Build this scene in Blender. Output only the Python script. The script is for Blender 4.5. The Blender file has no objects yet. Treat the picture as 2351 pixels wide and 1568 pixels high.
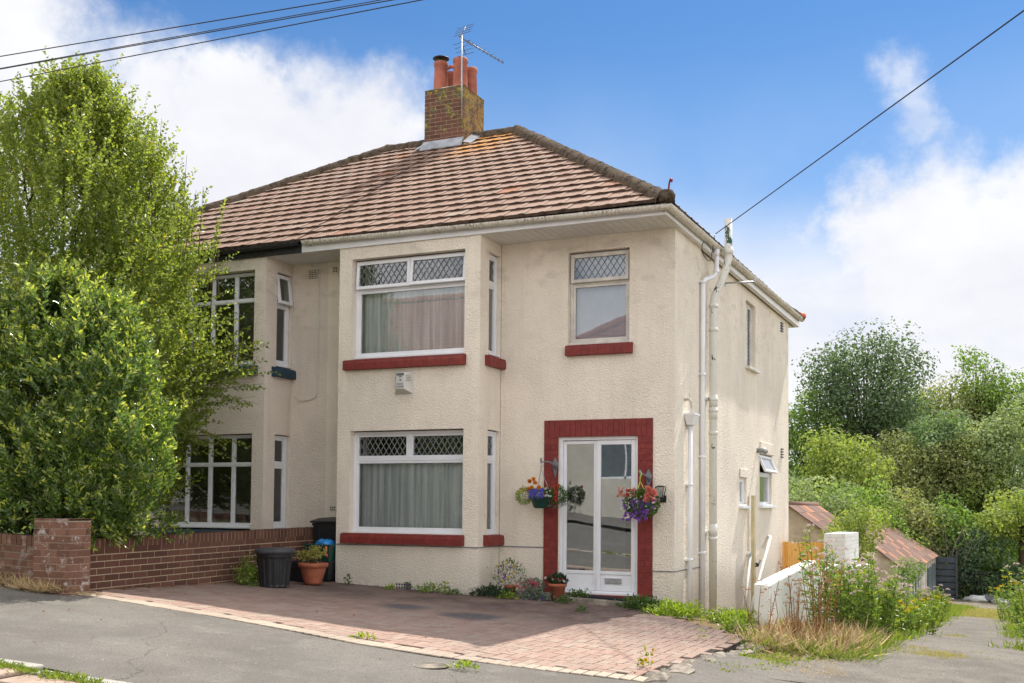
import bpy, bmesh, math, random
import numpy as np
from mathutils import Vector, Matrix, noise as mnoise
R = math.radians
sc = bpy.context.scene
# ------------------------------------------------------------------ camera
cam = bpy.data.objects.new('camera', bpy.data.cameras.new('camera'))
sc.collection.objects.link(cam); sc.camera = cam
FW = Vector((-0.41499388, 0.90900331, 0.03864017)); RT = Vector((0.90978759, 0.41498378, 0.00866062)); UP = Vector((-0.00816251, -0.03874845, 0.99921566))
UP = RT.cross(FW)
CAM = Vector((3.98618, -13.77636, 1.26195))
M = Matrix((RT, UP, -FW)).transposed().to_4x4(); M.translation = CAM
cam.matrix_world = M
cam.data.sensor_width = 36; cam.data.lens = 36 * 2527.62 / 2351; cam.data.shift_y = 279.8 / 2351
cam.data.clip_end = 2000; cam.data.clip_start = .05
# ------------------------------------------------------------------ sun, sky, exposure
SUN = Vector((.105, .78, 1.0)).normalized()      # direction towards the sun
sun = bpy.data.lights.new('sun', 'SUN'); sun.energy = 5.0; sun.angle = R(.55); sun.color = (1, .945, .86)
so = bpy.data.objects.new('sun', sun); sc.collection.objects.link(so)
so.rotation_euler = SUN.to_track_quat('Z', 'Y').to_euler()
vs = sc.view_settings; vs.view_transform = 'Standard'; vs.look = 'None'; vs.exposure = 0.42; vs.gamma = 1
world = bpy.data.worlds.new('World'); sc.world = world; world.use_nodes = True

class NT:
    """small helper to write node trees"""
    def __init__(s, tree): s.t = tree; tree.nodes.clear()
    def n(s, typ, **kw):
        nd = s.t.nodes.new(typ)
        for k, v in kw.items():
            if k in ('i',):
                for a, b in v.items():
                    sk = nd.inputs[a]
                    if isinstance(b, bpy.types.NodeSocket): s.t.links.new(b, sk)
                    else: sk.default_value = b
            else: setattr(nd, k, v)
        return nd
    def math(s, op, a, b=0.0, clamp=False):
        nd = s.n('ShaderNodeMath', operation=op, use_clamp=clamp, i={0: a, 1: b}); return nd.outputs[0]
    def mix(s, f, a, b, blend='MIX'):
        nd = s.n('ShaderNodeMix', data_type='RGBA', blend_type=blend, i={0: f}); 
        for k, v in ((6, a), (7, b)):
            if isinstance(v, bpy.types.NodeSocket): s.t.links.new(v, nd.inputs[k])
            else: nd.inputs[k].default_value = (*v[:3], 1)
        return nd.outputs[2]
    def noise(s, vec, scale, detail=3, rough=.5, dist=0):
        nd = s.n('ShaderNodeTexNoise', i={'Scale': scale, 'Detail': detail, 'Roughness': rough, 'Distortion': dist})
        if vec is not None: s.t.links.new(vec, nd.inputs['Vector'])
        return nd.outputs[0]
    def ramp(s, f, a, b, lo=0., hi=1., smooth=True):
        nd = s.n('ShaderNodeMapRange', i={0: f, 1: a, 2: b, 3: lo, 4: hi}); nd.clamp = True
        if smooth: nd.interpolation_type = 'SMOOTHSTEP'
        return nd.outputs[0]
    def sep(s, v): return s.n('ShaderNodeSeparateXYZ', i={0: v}).outputs
    def scale(s, v, sx, sy, sz): return s.n('ShaderNodeVectorMath', operation='MULTIPLY', i={0: v, 1: (sx, sy, sz)}).outputs[0]

def make_world():
    w = NT(world.node_tree)
    sky = w.n('ShaderNodeTexSky', sky_type='NISHITA'); sky.sun_disc = False
    sky.sun_elevation = math.asin(SUN.z); sky.sun_rotation = math.atan2(SUN.x, SUN.y)
    sky.air_density = 1.0; sky.dust_density = .25; sky.ozone_density = 3.0; sky.altitude = 100
    skyc = w.n('ShaderNodeVectorMath', operation='SCALE', i={0: sky.outputs[0], 'Scale': .1}).outputs[0]
    skyc = w.mix(1.0, skyc, (.435, .70, .91), 'MULTIPLY')
    d = w.n('ShaderNodeTexCoord').outputs['Generated']
    x, y, z = w.sep(d)[:3]
    n1 = w.n('ShaderNodeTexNoise', i={'Vector': d, 'Scale': 9.0, 'Detail': 7.0, 'Roughness': .62})
    wv = w.n('ShaderNodeVectorMath', operation='SUBTRACT', i={0: n1.outputs[1], 1: (.5, .5, .5)}).outputs[0]
    wv = w.n('ShaderNodeVectorMath', operation='SCALE', i={0: wv, 'Scale': .17}).outputs[0]
    dw = w.n('ShaderNodeVectorMath', operation='ADD', i={0: d, 1: wv}).outputs[0]
    # clouds of this afternoon: direction, angular radius, density
    blobs = [((-.735, .59, .335), .115, 1.25), ((-.70, .62, .30), .10, 1.2), ((-.648, .685, .318), .07, 1.15), ((-.60, .735, .332), .075, 1.25), ((-.575, .76, .285), .12, 1.3),
             ((-.53, .79, .30), .10, 1.1), ((-.66, .70, .27), .13, 1.2), ((-.50, .815, .315), .07, .60), ((-.60, .77, .22), .13, 1.2), ((-.478, .82, .31), .06, .6),
             ((-.088, .94, .330), .05, .62), ((-.06, .94, .322), .035, .5), ((-.11, .956, .258), .06, .95), ((-.07, .96, .245), .08, 1.1), ((-.16, .958, .235), .05, .65),
             ((-.03, .978, .195), .10, 1.5), ((.02, .98, .19), .10, 1.4), ((-.13, .972, .155), .10, .9), ((-.22, .955, .16), .09, .7),
             ((-.03, .968, .268), .05, .7), ((-.19, .955, .20), .06, .6), ((.03, .97, .24), .05, .5), ((-.43, .86, .30), .03, .4), ((-.35, .90, .285), .045, .4)]
    m = None
    for c, r, s in blobs:
        v = Vector(c).normalized()
        dist = w.n('ShaderNodeVectorMath', operation='DISTANCE', i={0: dw, 1: tuple(v)}).outputs['Value']
        k = w.ramp(dist, r * 1.25, r * .25, 0, s, smooth=False)
        m = k if m is None else w.math('MAXIMUM', m, k)
    fb = w.noise(w.scale(d, 1, 1, 1.7), 6.5, 8, .6)
    m = w.math('ADD', m, w.math('MULTIPLY', w.math('SUBTRACT', fb, .5), .55))
    front = w.ramp(m, .26, 1.0)
    low = w.ramp(z, .285, .165)                               # the pale bank low over the trees
    low = w.math('MULTIPLY', low, w.ramp(fb, .25, .55, .75, 1.0))
    front = w.math('MAXIMUM', front, low)
    veil = w.ramp(z, .42, .15, .0, .72)                        # thin high veil
    veil = w.math('MULTIPLY', veil, w.ramp(w.noise(d, 3.2, 5, .55), .3, .7, .35, 1.0))
    rear = w.ramp(w.noise(w.scale(d, 1, 1, 1.5), 2.6, 7, .58), .40, .60)
    isrear = w.math('MAXIMUM', w.ramp(y, .25, -.15), w.ramp(x, .16, .5))
    rear = w.math('MULTIPLY', w.math('MAXIMUM', rear, w.ramp(z, .3, .05)), isrear)
    bright = w.ramp(fb, .3, .7, .92, 1.04)
    white = w.n('ShaderNodeCombineXYZ', i={0: w.math('MULTIPLY', bright, .72), 1: w.math('MULTIPLY', bright, .725), 2: w.math('MULTIPLY', w.ramp(bright, .92, 1.04, .72, .77), 1.0)}).outputs[0]
    c = w.mix(veil, skyc, (.64, .71, .79))
    c = w.mix(front, c, white)
    c = w.mix(rear, c, (1.85, 1.80, 1.74))  # bright clouds outside the view, added to light the shaded front and side walls
    bg = w.n('ShaderNodeBackground', i={0: c, 1: 1.0})
    w.t.links.new(bg.outputs[0], w.n('ShaderNodeOutputWorld').inputs[0])
make_world()

# ------------------------------------------------------------------ object helpers
COL = sc.collection
def tag(o, label=None, cat=None, group=None, kind=None):
    if label: o['label'] = label
    if cat: o['category'] = cat
    if group: o['group'] = group
    if kind: o['kind'] = kind
    return o
def thing(name, label, cat, loc=(0, 0, 0), group=None, rz=0):
    o = bpy.data.objects.new(name, None); COL.objects.link(o); o.location = loc; o.rotation_euler = (0, 0, rz)
    o.empty_display_size = .1
    return tag(o, label, cat, group)
class MB:
    """collects faces; build() links them as ONE mesh object"""
    def __init__(s): s.v = []; s.f = []; s.r = []; s.m = []; s.sm = []
    def add(s, vs, fs, r=0., m=0, smooth=False):
        b = len(s.v); s.v += [tuple(p) for p in vs]
        for f in fs:
            s.f.append([b + i for i in f]); s.r.append(r if not callable(r) else r()); s.m.append(m); s.sm.append(smooth)
        return s
    def box(s, x0, y0, z0, x1, y1, z1, r=0., m=0):
        x0, x1 = sorted((x0, x1)); y0, y1 = sorted((y0, y1)); z0, z1 = sorted((z0, z1))
        v = [(x0, y0, z0), (x1, y0, z0), (x1, y1, z0), (x0, y1, z0), (x0, y0, z1), (x1, y0, z1), (x1, y1, z1), (x0, y1, z1)]
        return s.add(v, [(0, 3, 2, 1), (4, 5, 6, 7), (0, 1, 5, 4), (1, 2, 6, 5), (2, 3, 7, 6), (3, 0, 4, 7)], r, m)
    def obox(s, o, ax, ay, az, r=0., m=0):
        o, ax, ay, az = map(Vector, (o, ax, ay, az))
        v = [o, o + ax, o + ax + ay, o + ay, o + az, o + ax + az, o + ax + ay + az, o + ay + az]
        fs = [(0, 3, 2, 1), (4, 5, 6, 7), (0, 1, 5, 4), (1, 2, 6, 5), (2, 3, 7, 6), (3, 0, 4, 7)]
        if ax.cross(ay).dot(az) < 0: fs = [f[::-1] for f in fs]
        return s.add(v, fs, r, m)
    def tube(s, pts, rad, n=8, r=0., m=0, cap=True, smooth=True):
        pts = [Vector(p) for p in pts]; rr = rad if isinstance(rad, (list, tuple)) else [rad] * len(pts)
        vs = []; ref = None
        for i, p in enumerate(pts):
            a = pts[max(i - 1, 0)]; b = pts[min(i + 1, len(pts) - 1)]; t = (b - a).normalized()
            if ref is None: ref = t.orthogonal().normalized()
            ref = (ref - t * ref.dot(t)).normalized(); q = t.cross(ref)
            for k in range(n):
                an = 2 * math.pi * k / n; vs.append(p + (ref * math.cos(an) + q * math.sin(an)) * rr[i])
        fs = [(i * n + k, i * n + (k + 1) % n, (i + 1) * n + (k + 1) % n, (i + 1) * n + k) for i in range(len(pts) - 1) for k in range(n)]
        if cap: fs += [tuple(range(n))[::-1], tuple((len(pts) - 1) * n + k for k in range(n))]
        return s.add(vs, fs, r, m, smooth)
    def lathe(s, c, prof, n=24, r=0., m=0, smooth=True, sx=1, sy=1):
        c = Vector(c); vs = [c + Vector((q * sx * math.cos(2 * math.pi * k / n), q * sy * math.sin(2 * math.pi * k / n), z)) for q, z in prof for k in range(n)]
        fs = [(i * n + k, i * n + (k + 1) % n, (i + 1) * n + (k + 1) % n, (i + 1) * n + k) for i in range(len(prof) - 1) for k in range(n)]
        return s.add(vs, fs, r, m, smooth)
    def quad(s, a, b, c, d, r=0., m=0): return s.add([a, b, c, d], [(0, 1, 2, 3)], r, m)
    def build(s, name, mats, parent=None, loc=None, bevel=0):
        me = bpy.data.meshes.new(name)
        o0 = Vector(loc) if loc is not None else (Vector(parent.location) if parent is not None and parent.get('_w') is None else Vector((0, 0, 0)))
        off = getattr(parent, 'matrix_world', None)
        vs = s.v
        base = WORLD(parent) if parent is not None else (Vector(loc) if loc is not None else Vector((0, 0, 0)))
        me.from_pydata([(p[0] - base.x, p[1] - base.y, p[2] - base.z) for p in vs], [], s.f)
        mats = mats if isinstance(mats, (list, tuple)) else [mats]
        for mt in mats: me.materials.append(mt)
        me.polygons.foreach_set('material_index', s.m); me.polygons.foreach_set('use_smooth', s.sm)
        at = me.attributes.new('rnd', 'FLOAT', 'FACE'); at.data.foreach_set('value', [float(q) for q in s.r])
        me.update()
        o = bpy.data.objects.new(name, me); COL.objects.link(o)
        if parent is not None: o.parent = parent
        else: o.location = base
        if bevel:
            b = o.modifiers.new('bevel', 'BEVEL'); b.width = bevel; b.segments = 2; b.limit_method = 'ANGLE'
        return o
def WORLD(o):
    v = Vector((0, 0, 0))
    while o is not None: v += o.location; o = o.parent
    return v

# ------------------------------------------------------------------ materials
MATS = {}
def mat(name, fn):
    m = bpy.data.materials.new(name); m.use_nodes = True; t = NT(m.node_tree)
    out = t.n('ShaderNodeOutputMaterial'); bs = t.n('ShaderNodeBsdfPrincipled'); t.t.links.new(bs.outputs[0], out.inputs[0])
    t.bs = bs; t.out = out; t.co = t.n('ShaderNodeTexCoord').outputs['Object']; t.geo = t.n('ShaderNodeNewGeometry')
    t.pos = t.geo.outputs['Position']
    t.rnd = t.n('ShaderNodeAttribute', attribute_name='rnd').outputs['Fac']
    fn(t); MATS[name] = m; return m
def setc(t, c, rough=.8, bump=None, bs=.3, bd=.01, spec=.3):
    b = t.bs
    if isinstance(c, bpy.types.NodeSocket): t.t.links.new(c, b.inputs['Base Color'])
    else: b.inputs['Base Color'].default_value = (*c[:3], 1)
    if isinstance(rough, bpy.types.NodeSocket): t.t.links.new(rough, b.inputs['Roughness'])
    else: b.inputs['Roughness'].default_value = rough
    b.inputs['Specular IOR Level'].default_value = spec
    if bump is not None:
        n = t.n('ShaderNodeBump', i={'Strength': bs, 'Distance': bd, 'Height': bump}); t.t.links.new(n.outputs[0], b.inputs['Normal'])
def m_render(tint, dirt):
    def f(t):
        grain = t.n('ShaderNodeTexVoronoi', feature='SMOOTH_F1', i={'Vector': t.pos, 'Scale': 64.0}).outputs[0]
        g2 = t.noise(t.pos, 42, 4, .6)
        big = t.noise(t.scale(t.pos, 1, 1, .7), 1.1, 5, .62)
        streak = t.noise(t.scale(t.pos, 5, 5, .35), 2.0, 4, .6)
        c = t.mix(t.ramp(big, .35, .7), tint, [q * .86 for q in tint])
        c = t.mix(t.ramp(streak, .5, .78, 0, .36), c, dirt)
        sx_, sy_, sz_ = t.sep(t.pos)[:3]
        wv = t.n('ShaderNodeVectorMath', operation='ADD', i={0: t.pos, 1: t.n('ShaderNodeVectorMath', operation='SCALE', i={0: t.n('ShaderNodeTexNoise', i={'Vector': t.pos, 'Scale': 3.0, 'Detail': 5.0}).outputs[1], 'Scale': .5}).outputs[0]}).outputs[0]
        cr = t.n('ShaderNodeTexVoronoi', feature='DISTANCE_TO_EDGE', i={'Vector': wv, 'Scale': .42}).outputs['Distance']
        c = t.mix(t.math('MULTIPLY', t.ramp(cr, .012, .004), t.ramp(big, .5, .56, 0, .22)), c, [min(1, q * 1.12) for q in tint])
        z = t.sep(t.pos)[2]
        c = t.mix(t.math('MULTIPLY', t.ramp(z, .75, -.1), t.ramp(g2, .3, .7, .25, .8)), c, [q * .62 for q in tint])   # splash-back dirt at the foot
        c = t.mix(t.math('MULTIPLY', t.ramp(t.noise(t.scale(t.pos, 1, 1, 2), 3, 4), .52, .7), t.ramp(z, 3.0, 4.9, 0, .4)), c, [q * .72 for q in dirt])
        c = t.mix(t.ramp(g2, .62, .8, 0, .5), c, [q * .55 for q in tint])
        h = t.math('ADD', t.math('MULTIPLY', grain, .9), t.math('MULTIPLY', g2, .8))
        setc(t, c, .92, h, .9, .015, .15)
    return f
mat('render_cream', m_render((.84, .762, .65), (.62, .545, .45)))
mat('render_neighbour', m_render((.75, .665, .58), (.52, .46, .39)))
def flat(name, c, rough=.6, spec=.4, var=.12, sc_=8, bump=0., metal=0):
    def f(t):
        n = t.noise(t.pos, sc_, 4, .6)
        col = t.mix(t.ramp(n, .3, .72, 0, 1), [q * (1 - var) for q in c], [min(1, q * (1 + var)) for q in c])
        setc(t, col, rough, t.noise(t.pos, 60, 3) if bump else None, bump or .3, .004, spec)
        t.bs.inputs['Metallic'].default_value = metal
    return mat(name, f)
flat('upvc', (.74, .75, .78), .35, .5, .05, 3)
flat('upvc_old', (.60, .57, .52), .5, .4, .14, 6)
flat('soffit', (.66, .65, .63), .5, .3, .06)
flat('timber_black', (.03, .03, .032), .6, .3, .5, 20)
def m_gutter(t):
    n = t.noise(t.scale(t.pos, 14, 14, 3), 3.5, 5, .65); n2 = t.noise(t.pos, 2.2, 3)
    c = t.mix(t.math('MULTIPLY', t.ramp(n, .42, .66), t.ramp(n2, .3, .65, .35, 1)), (.66, .63, .56), (.22, .18, .12))
    setc(t, c, .55, None)
mat('gutter', m_gutter)
def m_red(t):
    n = t.noise(t.pos, 14, 5, .65); c = t.mix(t.ramp(n, .3, .7), (.17, .026, .022), (.245, .040, .032))
    c = t.mix(t.ramp(t.rnd, 0, 1, 0, .4, False), c, (.13, .022, .022))
    c = t.mix(t.ramp(t.noise(t.pos, 40, 3), .66, .75, 0, .35), c, (.40, .2, .16))
    setc(t, c, .55, t.noise(t.pos, 70, 4), .35, .006)
mat('red_paint', m_red)
flat('teal_paint', (.012, .042, .075), .5, .4, .25, 12, .3)
def m_glass(fac, tint=(.93, .945, .94)):
    def f(t):
        tr = t.n('ShaderNodeBsdfTransparent', i={0: (*tint, 1)}); gl = t.n('ShaderNodeBsdfGlossy', i={'Roughness': .012, 'Color': (.92, .96, 1, 1)})
        wob = t.n('ShaderNodeBump', i={'Strength': .06, 'Distance': .02, 'Height': t.noise(t.pos, 1.6, 1)}); t.t.links.new(wob.outputs[0], gl.inputs['Normal'])
        fr = t.n('ShaderNodeFresnel', i={'IOR': 1.5}).outputs[0]
        fa = t.math('ADD', t.math('MULTIPLY', fr, 1.6), fac, True)
        mx = t.n('ShaderNodeMixShader', i={0: fa, 1: tr.outputs[0], 2: gl.outputs[0]}); t.t.links.new(mx.outputs[0], t.out.inputs[0])
    return f
mat('glass', m_glass(.07)); mat('glass_dark', m_glass(.05, (.75, .8, .8)))
mat('door_glass', m_glass(.24, (.6, .66, .68)))
def m_curtain(t):
    x = t.sep(t.pos)[0]; n = t.noise(t.scale(t.pos, 1, 1, .05), 16, 3)
    setc(t, t.mix(t.ramp(n, .3, .7), (.50, .545, .545), (.76, .79, .79)), .9)
mat('net_curtain', m_curtain)
flat('blind', (.42, .47, .55), .8, .2, .05)
flat('room', (.10, .095, .085), .9, .2, .3, 2)
flat('dark_curtain', (.15, .14, .13), .9, .1, .3)
flat('lead', (.16, .17, .19), .5, .4, .2)
flat('lead_light', (.27, .28, .30), .45, .5, .2)
flat('flashing', (.30, .32, .35), .5, .4, .25, 6)
def m_tile(t):
    n = t.noise(t.pos, 3.0, 5, .65); f = t.noise(t.pos, 38, 4, .6)
    c = t.mix(t.rnd, (.30, .195, .145), (.35, .235, .178))
    c = t.mix(t.ramp(t.rnd, .965, .99), c, (.36, .29, .23)); c = t.mix(t.ramp(t.rnd, .03, .0), c, (.36, .17, .10))
    c = t.mix(t.ramp(n, .5, .72, 0, .6), c, (.27, .20, .155))
    c = t.mix(t.ramp(f, .56, .74, 0, .75), c, (.12, .085, .065))
    p = t.sep(t.pos)
    # orange lichen by the ridge, moss specks
    near = t.math('MULTIPLY', t.ramp(p[2], 7.0, 7.6), t.math('MULTIPLY', t.ramp(p[0], -5.15, -4.7), t.ramp(p[0], -3.6, -4.2)))
    c = t.mix(t.math('MULTIPLY', near, t.ramp(t.noise(t.pos, 7, 5, .7), .42, .54)), c, (.58, .26, .04))
    c = t.mix(t.ramp(t.noise(t.pos, 11, 4), .70, .74, 0, .5), c, (.42, .34, .16))
    setc(t, c, .85, f, .5, .006, .2)
mat('roof_tile', m_tile); flat('tile_edge', (.105, .072, .056), .95, .1, .45, 9)  # dark risers: mossy edges, with the shadow under each course painted in
def m_ridge(t):
    n = t.noise(t.pos, 9, 5, .7); f = t.noise(t.pos, 45, 4, .6)
    c = t.mix(t.ramp(n, .35, .6), (.060, .045, .035), (.14, .105, .075)); c = t.mix(t.ramp(f, .58, .7, 0, .8), c, (.26, .20, .12))
    setc(t, c, .95, t.math('ADD', f, n), 1.0, .03, .1)
mat('mossy_ridge', m_ridge)
def brick(name, a, b, dirt, dm, mossy=0, white=0):
    def f(t):
        n = t.noise(t.pos, 22, 5, .65); c = t.mix(t.rnd, a, b); c = t.mix(t.ramp(n, .5, .75, 0, .6), c, dirt)
        if mossy:
            m1 = t.noise(t.pos, 3.4, 6, .72); hz = t.ramp(t.sep(t.pos)[2], 7.7, 8.75, .0, .16, False)
            k = t.ramp(t.math('ADD', m1, hz), .60, .68)
            c = t.mix(k, c, (.10, .095, .045)); c = t.mix(t.math('MULTIPLY', k, t.ramp(t.noise(t.pos, 12, 3), .5, .62)), c, (.34, .25, .05))
            side = t.math('MULTIPLY', t.ramp(t.sep(t.pos)[0], -4.935, -4.925), t.ramp(t.noise(t.pos, 8, 6, .75), .44, .56, 0, .8)); c = t.mix(side, c, (.30, .185, .035))
        if white:
            c = t.mix(t.ramp(t.noise(t.pos, 7, 7, .80), .55, .62, 0, white), c, (.55, .5, .48))
        setc(t, c, .9, n, .5, .006, .2)
    mat(name, f); flat(name + '_mortar', dm, .95, .1, .2, 20, .4)
brick('brick_brown', (.092, .043, .031), (.165, .078, .054), (.048, .036, .032), (.52, .42, .29), 0, 0)
brick('brick_pillar', (.15, .075, .052), (.25, .13, .085), (.095, .062, .05), (.36, .27, .21), 0, .9)
brick('brick_old', (.14, .07, .05), (.22, .12, .08), (.12, .10, .05), (.30, .25, .17), 0, .35)
brick('brick_chimney', (.10, .048, .036), (.16, .076, .055), (.06, .04, .035), (.38, .29, .2), 1, 0)
brick('brick_white', (.72, .72, .69), (.78, .78, .75), (.62, .60, .55), (.62, .61, .57))
flat('terracotta', (.36, .115, .062), .7, .3, .18, 9)
flat('chimney_terracotta', (.34, .115, .075), .7, .3, .25, 5)
flat('black_metal', (.02, .02, .022), .45, .5, .2); flat('aerial_metal', (.10, .10, .11), .45, .5, .2); flat('galv', (.38, .40, .42), .4, .6, .2, 20, 0, .7)
flat('black_plastic', (.016, .017, .020), .45, .45, .3, 9); flat('grey_lid', (.06, .06, .068), .6, .35, .3, 6)
flat('green_plastic', (.012, .055, .04), .4, .5, .2); flat('blue_bag', (.015, .20, .52), .35, .5, .3, 12); flat('orange_plastic', (.6, .12, .06), .5, .4, .1)
flat('white_box', (.55, .54, .50), .45, .4, .08); flat('navy', (.03, .035, .12), .6, .3, .05); flat('grey_print', (.12, .12, .13), .6, .3, .05)
flat('white_render', (.74, .74, .69), .8, .2, .08, 3, .5); flat('concrete', (.27, .235, .19), .92, .15, .4, 9, .9)
flat('mat_black', (.022, .024, .028), .9, .1, .3, 30, .6)
def m_pipe(t):
    n = t.noise(t.scale(t.pos, 1, 1, .6), 9, 6, .7); z = t.sep(t.pos)[2]
    k = t.ramp(t.math('ADD', n, t.ramp(z, 4.0, 4.5, 0, .07)), .62, .645)
    c = t.mix(k, (.66, .65, .60), (.03, .075, .045)); c = t.mix(t.ramp(t.noise(t.pos, 6, 6, .7), .60, .68, 0, .7), c, (.35, .30, .22))
    c = t.mix(t.ramp(t.noise(t.pos, 17, 5, .7), .665, .69), c, (.20, .09, .035))
    setc(t, c, .55, t.noise(t.pos, 30, 3), .3, .004)
mat('soil_pipe_paint', m_pipe)
def m_wood(t):
    p = t.pos; n = t.noise(t.scale(p, 14, 14, 1.2), 3, 5, .6); c = t.mix(t.rnd, (.70, .36, .085), (.84, .48, .15)); c = t.mix(t.ramp(n, .52, .75, 0, .7), c, (.28, .12, .03))
    setc(t, c, .75, n, .3, .004)
mat('fence_wood', m_wood)
def m_asphalt(t):
    p = t.pos; f = t.noise(p, 90, 3, .7); n = t.noise(p, .9, 6, .6); v = t.n('ShaderNodeTexVoronoi', i={'Vector': p, 'Scale': 75.0}).outputs['Distance']
    c = t.mix(t.ramp(n, .32, .68), (.165, .150, .132), (.225, .206, .181)); c = t.mix(t.ramp(f, .45, .66, 0, .85), c, (.085, .078, .068)); c = t.mix(t.ramp(v, .14, .06, 0, .8), c, (.44, .40, .35)); c = t.mix(t.ramp(t.noise(p, 24, 4, .7), .56, .72, 0, .6), c, (.12, .11, .10))
    w = t.n('ShaderNodeVectorMath', operation='ADD', i={0: p, 1: t.n('ShaderNodeVectorMath', operation='SCALE', i={0: t.n('ShaderNodeTexNoise', i={'Vector': p, 'Scale': 2.2, 'Detail': 6.0}).outputs[1], 'Scale': .55}).outputs[0]}).outputs[0]
    e = t.n('ShaderNodeTexVoronoi', feature='DISTANCE_TO_EDGE', i={'Vector': w, 'Scale': .33}).outputs['Distance']
    k = t.math('MULTIPLY', t.ramp(e, .0040, .0015), t.ramp(t.noise(p, 1.3, 3), .44, .54))
    c = t.mix(t.math('MULTIPLY', k, .55), c, (.07, .065, .045))
    c = t.mix(t.math('MULTIPLY', t.ramp(t.noise(p, .8, 6, .7), .48, .62), .50), c, (.125, .118, .106)); c = t.mix(t.ramp(t.noise(p, 3.3, 6, .75), .56, .70, 0, .4), c, (.27, .25, .22))
    setc(t, c, .93, t.math('ADD', f, t.math('MULTIPLY', v, -1)), .6, .006, .15)
mat('asphalt', m_asphalt)
def m_lane(t):
    p = t.pos; f = t.noise(p, 55, 4, .7); n = t.noise(p, 1.7, 6, .65); v = t.n('ShaderNodeTexVoronoi', i={'Vector': p, 'Scale': 38.0}).outputs['Distance']
    c = t.mix(t.ramp(n, .32, .68), (.19, .172, .148), (.27, .245, .21)); c = t.mix(t.ramp(f, .45, .7, 0, .8), c, (.085, .075, .065)); c = t.mix(t.ramp(v, .2, .1, 0, .5), c, (.38, .35, .31))
    y = t.sep(p)[1]; g = t.math('MULTIPLY', t.ramp(t.noise(p, 2.0, 5, .6), .47, .60), t.ramp(y, 9, 15, 0, .9)); c = t.mix(g, c, (.20, .17, .055))
    setc(t, c, .95, t.math('ADD', f, t.math('MULTIPLY', v, -1)), .9, .02, .1)
mat('lane_gravel', m_lane)
def m_soil(t):
    p = t.pos; n = t.noise(p, 1.5, 6, .65); f = t.noise(p, 40, 4, .7); c = t.mix(t.ramp(n, .4, .6), (.19, .13, .07), (.13, .12, .045)); c = t.mix(t.ramp(f, .4, .7, 0, .7), c, (.28, .2, .11))
    c = t.mix(t.ramp(t.sep(p)[1], 30, 38), c, t.mix(t.ramp(n, .3, .7), (.06, .10, .025), (.15, .19, .06)))      # rough pasture up the hillside
    setc(t, c, .95, f, .9, .03, .1)
mat('soil', m_soil)
def m_paver(t):
    p = t.pos; f = t.noise(p, 60, 4, .7); n = t.noise(p, 1.2, 5, .6)
    c = t.mix(t.rnd, (.31, .205, .162), (.41, .28, .225)); c = t.mix(t.ramp(t.rnd, .70, .95, 0, .8), c, (.36, .29, .235)); c = t.mix(t.ramp(t.noise(p, 5, 4, .7), .5, .7, 0, .4), c, (.38, .32, .26)); c = t.mix(t.ramp(t.rnd, 1.5, 1.6), c, (.44, .37, .29))
    c = t.mix(t.ramp(n, .42, .66, 0, .55), c, (.33, .26, .21)); c = t.mix(t.ramp(f, .5, .75, 0, .6), c, (.20, .145, .12))
    y = t.sep(p)[1]
    c = t.mix(t.math('MULTIPLY', t.ramp(y, -4.3, -1.2), t.ramp(t.noise(p, 1.5, 6, .65), .36, .62, .65, .95)), c, (.085, .060, .054))      # darker towards the wall: dirt, plus house shade deepened in the colour
    o = t.n('ShaderNodeVectorMath', operation='DISTANCE', i={0: p, 1: (-2.35, -2.75, 0)}).outputs['Value']; o2 = t.n('ShaderNodeVectorMath', operation='DISTANCE', i={0: p, 1: (-1.45, -2.9, 0)}).outputs['Value']
    c = t.mix(t.ramp(t.math('ADD', t.math('MINIMUM', o, o2), t.math('MULTIPLY', n, .5)), .68, .42, 0, .75), c, (.07, .075, .085))     # old oil drips
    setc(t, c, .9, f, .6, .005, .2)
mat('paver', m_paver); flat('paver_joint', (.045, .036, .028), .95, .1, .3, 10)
flat('kerb_stone', (.38, .36, .32), .9, .15, .15, 6, .6); flat('setts', (.46, .34, .27), .9, .15, .22, 4, .6)
def m_leaf(name, a, b, hi=None, trans=.45, rough=.42, spec=.5, bloom=None):
    def f(t):
        c = t.mix(t.rnd, a, b)
        if hi: c = t.mix(t.ramp(t.rnd, .90, .96), c, hi)
        if bloom: c = t.mix(t.ramp(t.noise(t.pos, bloom[0], 4, .6), .42, .62, 0, .85), c, bloom[1])
        setc(t, c, rough, None, spec=spec)
        tl = t.n('ShaderNodeBsdfTranslucent', i={0: t.mix(1.0, c, (1.5, 1.55, .75), 'MULTIPLY')})
        mx = t.n('ShaderNodeMixShader', i={0: trans, 1: t.bs.outputs[0], 2: tl.outputs[0]}); t.t.links.new(mx.outputs[0], t.out.inputs[0])
    return mat(name, f)
m_leaf('leaf_tree', (.12, .17, .038), (.31, .36, .078), (.42, .36, .05), .60, .38, .6)
m_leaf('leaf_bush', (.055, .115, .032), (.22, .31, .065), (.46, .50, .10), .46, .26, 1.0)
flat('bark', (.075, .055, .038), .95, .1, .3, 15, .8); flat('twig', (.10, .075, .045), .9, .1, .2)
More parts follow.
